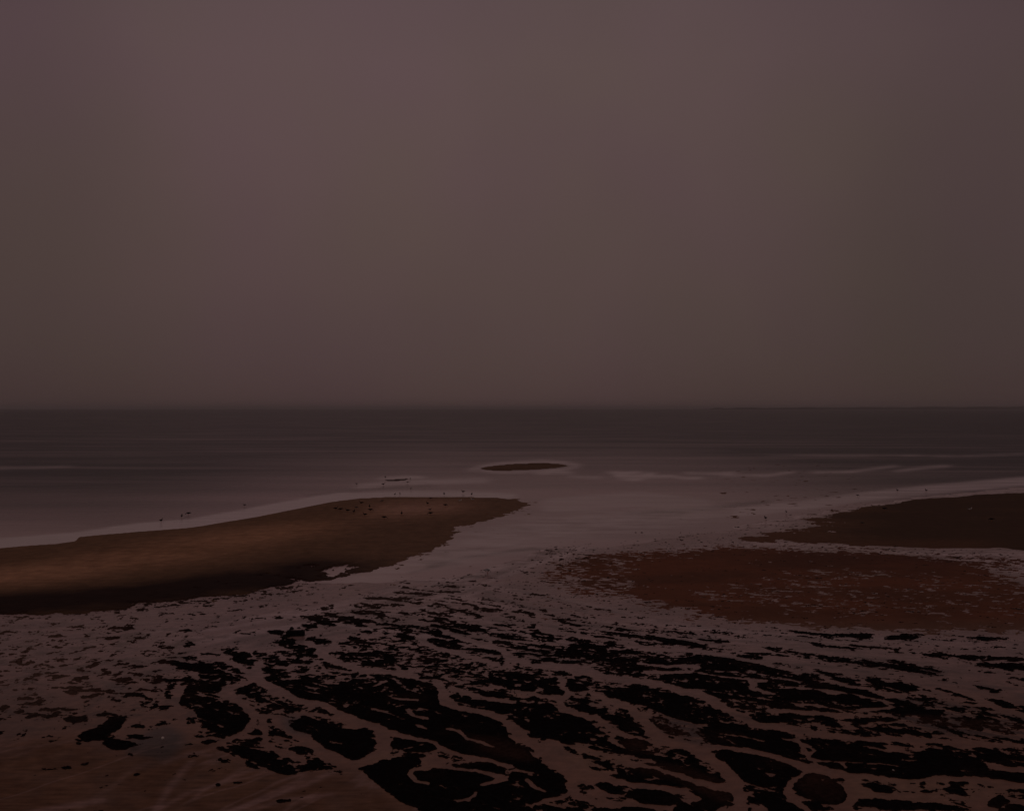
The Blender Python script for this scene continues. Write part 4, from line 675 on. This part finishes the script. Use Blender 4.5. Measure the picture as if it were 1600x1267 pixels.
# ------------------------------------------------------------------ block and pale stones
import bmesh
def place(u, v, lift=0.):
    x, y = gxy(u, v); z = float(flat_z(np.array([[float(u)]]), np.array([[float(v)]]), np.array([[x]]), np.array([[y]]))[0, 0]); return (x, y, z+lift)
def block():
    e = bpy.data.objects.new('timber_block', None); sc.collection.objects.link(e); e.location = place(462, 993); e.rotation_euler = (0, 0, math.radians(3))
    m = material('black_timber', (.012, .011, .012), rough=.9, spec=.05, bump=[((3, 30, 30), 4, .01)], tint_noise=(3, .4))
    bm = bmesh.new(); bmesh.ops.create_cube(bm, size=1)
    for v in bm.verts: v.co = (v.co.x*1.16, v.co.y*.46, v.co.z*.34+.15)
    bmesh.ops.bevel(bm, geom=list(bm.edges), offset=.02, segments=2, affect='EDGES'); me = bpy.data.meshes.new('beam'); bm.to_mesh(me); bm.free(); me.materials.append(m)
    o = bpy.data.objects.new('beam', me); sc.collection.objects.link(o); o.parent = e
    for x in (-.42, .40):
        bm = bmesh.new(); bmesh.ops.create_cube(bm, size=1)
        for v in bm.verts: v.co = (v.co.x*.09+x, v.co.y*.50, v.co.z*.37+.155)
        bmesh.ops.bevel(bm, geom=list(bm.edges), offset=.01, segments=1, affect='EDGES'); me = bpy.data.meshes.new('strap'); bm.to_mesh(me); bm.free(); me.materials.append(m)
        o = bpy.data.objects.new('strap', me); sc.collection.objects.link(o); o.parent = e
    e['label'] = 'black rectangular block lying among the weed beds left of centre'; e['category'] = 'block'
block()
M_stone = material('pale_stone', (.75, .68, .62), rough=.7, tint_noise=(20, .15)); M_rock = material('dark_stone', (.02, .017, .017), rough=.9, spec=.1, tint_noise=(9, .3))
def stone(u, v, sx, sy, sz, mat, lab, seed, cat='stone', grp=None):
    bm = bmesh.new(); bmesh.ops.create_icosphere(bm, subdivisions=3, radius=1); r = random.Random(seed); ph = [r.random()*6 for _ in range(6)]
    for q in bm.verts:
        c = q.co; k = 1+.16*math.sin(2.3*c.x+ph[0])+.13*math.sin(3.1*c.y+ph[1])+.10*math.sin(4.2*c.z+ph[2])+.05*math.sin(9*c.x+ph[3])*math.sin(8*c.y+ph[4]); q.co = (c.x*k*sx, c.y*k*sy, max(-.3, c.z*k)*sz)
    me = bpy.data.meshes.new('stone'); bm.to_mesh(me); bm.free(); me.materials.append(mat)
    for p in me.polygons: p.use_smooth = True
    o = bpy.data.objects.new('stone', me); sc.collection.objects.link(o); o.location = place(u, v, .01); o.rotation_euler = (0, 0, r.random()*3)
    o['label'] = lab; o['category'] = cat
    if grp: o['group'] = grp
stone(255, 1153.5, .085, .055, .07, M_stone, 'small bright pale stone on grey silt at the lower left', 1)
stone(977, 920, .085, .09, .10, M_stone, 'small bright pale stone at the left end of the reddish mud flat', 2)
stone(993, 832, .14, .1, .09, M_rock, 'left one of two small dark stones in the pale wash', 3, grp='dark stones in the wash'); stone(1003, 832, .2, .1, .09, M_rock, 'right one of two small dark stones in the pale wash', 4, grp='dark stones in the wash')
stone(1395, 1203.5, .05, .04, .04, M_stone, 'tiny pale stone at the edge of the big black bed, lower right', 5)
stone(456, 983, .18, .14, .20, M_rock, 'dark lump of weed covered stone just behind the black block', 6)

# ------------------------------------------------------------------ the damp air over the sea
def haze():
    R_, top, bot = 60000., 75., -1.5
    v = [(x, y, z) for z in (bot, top) for x, y in ((-R_, -400.), (R_, -400.), (R_, R_), (-R_, R_))]
    f = [(0, 3, 2, 1), (4, 5, 6, 7), (0, 1, 5, 4), (1, 2, 6, 5), (2, 3, 7, 6), (3, 0, 4, 7)]
    me = bpy.data.meshes.new('haze'); me.from_pydata(v, [], f); m = bpy.data.materials.new('sea_haze'); m.use_nodes = True; t = m.node_tree; t.nodes.clear()
    o_ = t.nodes.new('ShaderNodeOutputMaterial'); p = t.nodes.new('ShaderNodeVolumePrincipled'); p.inputs['Density'].default_value = .00006; p.inputs['Color'].default_value = (.85, .82, .82, 1); p.inputs['Anisotropy'].default_value = 0
    t.links.new(p.outputs[0], o_.inputs['Volume']); me.materials.append(m); o = bpy.data.objects.new('haze', me); sc.collection.objects.link(o); o['kind'] = 'stuff'; o['label'] = 'thin damp haze over the sea'
haze()
